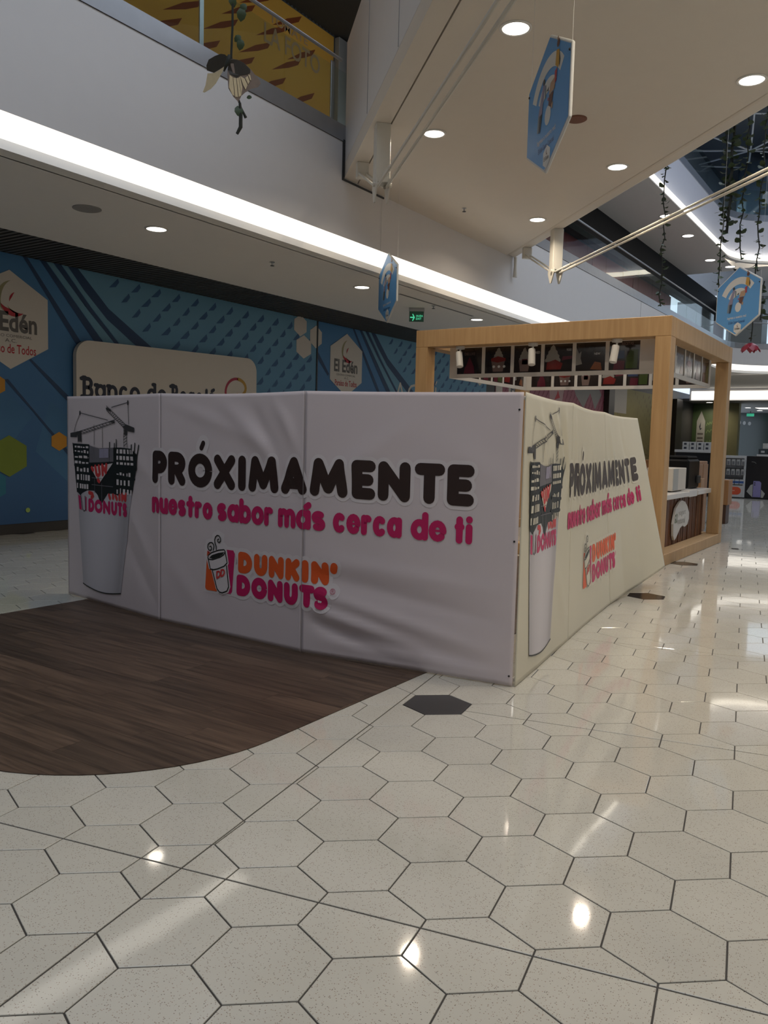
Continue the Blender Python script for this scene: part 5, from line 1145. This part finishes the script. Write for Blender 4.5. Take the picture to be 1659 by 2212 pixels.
for k in range(9):
    a0 = PI*(.08+.84*k/9); a1 = PI*(.08+.84*(k+.72)/9)
    roofw.add([(-6.6+.35*math.cos(a0), 41.2+.5*math.sin(a0), 0), (-6.6+1.25*math.cos(a0), 41.2+1.9*math.sin(a0), 0), (-6.6+1.25*math.cos(a1), 41.2+1.9*math.sin(a1), 0), (-6.6+.35*math.cos(a1), 41.2+.5*math.sin(a1), 0)], [(0, 1, 2, 3)])
rw = roofw.build('fan_window', SKYP, roof); rw.location = (0, 0, 14.48)
MB().box(-9.29, -9.26, 38.6, 41.0, 11.2, 12.6).build('window_2', SKYP, bpy.data.objects['wall_third'])
# glazed lift tower with rounded end at upper right
lt = empty('lift_tower', (-6.6, 40.2, 9.25)); tag(lt, 'blue-grey glazed round tower at the upper right', 'tower')
MB().lathe([(1.3, 1.6), (1.3, 4.6)], n=28).build('glazing', M('tower_glass', (.13, .19, .25), .15, spec=.8), lt, True); MB().lathe([(1.36, 1.3), (1.36, 1.6)], n=28).build('base_ring', M('tower_ring', (.16, .20, .30), .4), lt, True)
# far hall: light box strip, low ceiling, shop walls
fl2 = struct(MB().box(-10.6, 9, 45.0, 45.12, 3.97, 4.62).build('trim_4', PAINT), 'bright light box strip across the far hall', 'trim')
MB().box(-10.5, 9, 44.96, 45.0, 4.02, 4.46).build('light_box_face', COVE, fl2)
fc = struct(MB().box(-11.2, 9, 45.12, 61, 3.97, 4.1).build('ceiling_hall', M('hall_ceiling', (.20, .20, .20), .7)), 'low dark ceiling of the far hall with small downlights', 'ceiling')
for k, (x, y) in enumerate(((-9.1, 48.4), (-9.02, 52.6), (-8.95, 56.3))):
    downlight(x, y, 3.97, ('nearest', 'middle', 'farthest')[k]+' small downlight in the far hall ceiling', True, 1.5, 30)
downlight(-8.2, 36.0, 4.59, 'downlight in the far soffit between the kiosk posts', True, 1.4, 20)
downlight(-9.9, 46.5, 3.97, 'small added downlight just in front of the green far panel', True, 1.5, 40)  # extra lamp, added to brighten the green panel
MB().box(-8.6, -6.5, 52.5, 54.0, 3.95, 3.968).build('light_panel', COVE, fc)
e2 = empty('exit_sign', (-9.6, 57, 3.97)); tag(e2, 'tiny green exit sign deep in the far hall', 'exit sign'); MB().bbox(-.22, .22, -.03, .03, -.34, -.16, .01).build('panel', EM('exit_glow_dim', (.05, .5, .28), .5), e2); MB().box(-.02, .02, -.01, .01, -.12, 0).build('hanger', DARK, e2)
wg = struct(MB().box(-10.95, -9.35, 47.5, 47.7, 0, 3.97).build('wall_green', grad_mat('green_mural_print', (.035, .075, .02), (.09, .12, .06), 0, -11, -9.4, .5, .2)), 'green printed shopfront panel at the far end', 'wall')
gf = lambda a, b: (a, 47.495, b)
shape_obj('leaf_logo', [[(-10.72, 1.5), (-10.72, 3.0), (-10.50, 3.55), (-10.28, 3.0), (-10.28, 1.5)]], M('green_panel_cream', (.36, .36, .33), .5), gf, wg); shape_obj('leaf_mark', [[(-10.58, 2.7), (-10.5, 2.95), (-10.52, 2.6), (-10.42, 2.62), (-10.53, 2.5)]], BINK, lambda a, b: (a, 47.49, b), wg)
for k, z in enumerate((2.25, 2.02, 1.82)): shape_obj('lettering_line', [[(-10.66, z), (-10.36, z), (-10.36, z+.10), (-10.66, z+.10)]], TXG, lambda a, b: (a, 47.49, b), wg)
for k, (z, w_) in enumerate(((2.75, .35), (2.35, .5), (1.75, .45))): strokes(MB(), [[(-10.2+w_*i/6, z+(.16 if i % 2 else 0)+.02*i) for i in range(7)]], .03, gf, .1).build('script_lettering', M('green_panel_lime', (.22, .30, .12), .5), wg)
struct(MB().bbox(-9.3, -8.55, 47.4, 47.9, 0, 3.97, .02).build('trim_5', M('khaki_column', (.26, .25, .13), .5)), 'khaki column beside the green far panel', 'trim')
wgl = struct(MB().box(-10.95, 9, 60, 60.3, 0, 3.97).build('wall_end', M('green_black_glass', (.028, .038, .034), .15, spec=.6)), 'dark green-black glass shopfront at the end of the hall', 'wall')
for k, x in enumerate((-10.75, -10.45, -10.12)): shape_obj('reflection_sign', [circ(x, 3.32-.03*k, .10, .13, 10)], M('dim_sign_white', (.35, .35, .34), .4), lambda a, b: (a, 59.98, b), wgl)
cc = empty('security_camera', (-6.75, 37.0, 4.93)); tag(cc, 'small white dome camera on the far rounded slab edge', 'camera'); MB().bbox(-.12, .12, -.15, 0, -.06, .06, .02).build('bracket', STEEL, cc); MB().lathe([(.02, -.26), (.07, -.22), (.10, -.14), (.10, -.06)], c=(0, -.1, 0), n=14).build('dome', STEEL, cc, True)

# phone accessory stall
stl = empty('accessory_stall', (-4.3, 27.3, 0)); tag(stl, 'white and black phone accessory stall with shelves beyond the kiosk', 'stall'); SO = Vector((-4.3, 27.3, 0))
STW = M('stall_white', (.42, .42, .42), .45); STK = M('stall_black', (.012, .012, .014), .2)
kbox('carcass', -5.5, -4.58, 27.06, 27.6, .03, 1.30, M('stall_grey', (.17, .17, .18), .5), stl, SO); kbox('side_frame', -4.64, -4.575, 27.0, 27.06, .03, 1.30, STW, stl, SO); kbox('side_frame', -5.5, -5.43, 27.0, 27.06, .03, 1.30, STW, stl, SO); kbox('top_rail', -5.43, -4.64, 27.0, 27.06, 1.22, 1.30, STW, stl, SO); kbox('bottom_panel', -5.43, -4.64, 27.0, 27.06, .03, .40, STW, stl, SO)
for z in (.40, .62, .90): kbox('shelf', -5.42, -4.65, 26.98, 27.06, z, z+.025, DARK, stl, SO, .004)
kbox('black_cabinet', -4.57, -3.2, 27.0, 27.6, .03, 1.30, STK, stl, SO); kbox('plinth', -5.5, -3.2, 27.02, 27.6, 0, .03, BLACK, stl, SO); kbox('top_shelf', -4.3, -3.2, 27.0, 27.6, 1.30, 1.36, STW, stl, SO)
sf = lambda d: (lambda a, b: (a+4.3, 27.0-27.3-d, b))
pill = arc(-4.80, .225, .12, .12, -90, 90, 10)+arc(-5.26, .225, .12, .12, 90, 270, 10)
shape_obj('orange_sign', [pill], M('pill_orange', (.50, .07, .025), .4), sf(.004), stl); shape_obj('orange_sign_line', [[(-5.2, .215), (-4.86, .215), (-4.86, .238), (-5.2, .238)]], M('pill_pale', (.55, .30, .22), .4), sf(.007), stl)
shape_obj('phone_picture', [[(-4.34, .06), (-4.12, .06), (-4.12, .50), (-4.17, .55), (-4.34, .55)]], M('phone_lilac', (.19, .17, .34), .35), sf(.006), stl); shape_obj('phone_picture', [[(-4.52, .22), (-4.35, .05), (-4.35, .45), (-4.42, .42)], [(-4.11, .30), (-4.0, .18), (-4.05, .05), (-4.11, .05)]], M('phone_silver', (.30, .30, .28), .35), sf(.005), stl); shape_obj('phone_lens', [circ(-4.30, .49, .02, n=10), circ(-4.30, .43, .02, n=10)], BLACK, sf(.008), stl)
strokes(MB(), [[(-4.42, 1.13), (-4.34, 1.12), (-4.30, 1.08)]], .012, sf(.006), .05).build('poster_highlight', M('poster_silver', (.18, .18, .17), .4), stl)
pk = empty('hanging_pack', (-5.3, 26.99, 1.06)); tag(pk, 'small blister pack hanging in the upper rows of the accessory stall', 'pack', 'packs on the accessory stall')
MB().bbox(-.05, .05, -.012, .012, -.09, .09, .004).build('card', M('pack_card', (.30, .30, .29), .4), pk); MB().bbox(-.03, .03, -.024, -.012, -.07, .03, .004).build('blister', M('pack_grey', (.13, .13, .14), .25), pk)
px_ = [(-5.355+.14*k, 1.10) for k in range(1, 6)]+[(-5.355+.14*k, .80) for k in range(6)]
for k, (x, z) in enumerate(px_):
    o = pk if k == 0 else copy_tree(pk); o.location = (x, 26.965, z); k2 = k if k < 5 else k-5
    o['label'] = ('first', 'second', 'third', 'fourth', 'fifth', 'sixth')[k2]+' blister pack from the left, '+('top' if k < 5 else 'second')+' row of the accessory stall'
bb = empty('blue_box', (-5.3, 26.9, .43)); tag(bb, 'small blue and white box on the lowest shelf of the accessory stall', 'box', 'blue boxes on the accessory stall')
MB().bbox(-.06, .06, -.03, .04, 0, .15, .004).build('carton', STW, bb); MB().box(-.061, .061, -.032, -.03, .03, .10).build('band', M('box_blue', (.03, .08, .24), .4), bb)
for k in range(6):
    o = bb if k == 0 else copy_tree(bb); o.location = (-5.35+.135*k, 27.01, .425)
    o['label'] = ('first', 'second', 'third', 'fourth', 'fifth', 'sixth')[k]+' blue and white box from the left on the lowest stall shelf'
s2_ = empty('accessory_counter', (-6.06, 27.3, 0)); tag(s2_, 'white-topped accessory counter glimpsed between the kiosk posts', 'counter')
MB().bbox(-.62, .45, -.3, .3, 0, 1.36, .01).build('carcass', STK, s2_); MB().bbox(-.66, .49, -.33, .33, 1.36, 1.44, .008).build('top', STW, s2_); MB().bbox(.45, .52, -.3, .3, 0, 1.36, .008).build('end_panel', STW, s2_)
for r in range(2):
    for c in range(4):
        o = MB().bbox(-.10, .10, -.08, .08, 0, .125, .005).build('carton', M('carton_white', (.42, .42, .41), .5)); o.location = (-6.41+.22*c, 27.15, 1.441+.127*r)
        tag(o, ('first', 'second', 'third', 'fourth')[c]+' white carton from the left, '+('lower' if r == 0 else 'upper')+' row, on the counter between the kiosk posts', 'carton', 'white cartons')
        m_ = MB().box(-.05, .03, -.0835, -.081, .03, .09).build('print', BINK, o)
for k, (x, z, c) in enumerate(((-4.14, 1.361, (.02, .03, .035)), (-3.86, 1.361, (.03, .07, .11)), (-4.03, 1.53, (.36, .36, .34)))):
    o = MB().bbox(-.13, .13, -.1, .1, 0, .165, .006).build('carton', M('carton_%d' % k, c, .45)); o.location = (x, 27.2, z)
    tag(o, ('black carton on the stall top at the right edge', 'blue carton on the stall top at the right edge', 'white carton stacked on top of the black and blue cartons')[k], 'carton')
    MB().box(-.06, .04, -.104, -.101, .05, .11).build('print', STW, o)
lit = MB().bbox(-.05, .05, -.012, .012, 0, .012, .003).build('floor_clip', BLACK); lit.location = (-2.30, 13.1, 0.0); tag(lit, 'small black scrap lying on the floor near the kiosk corner', 'scrap')
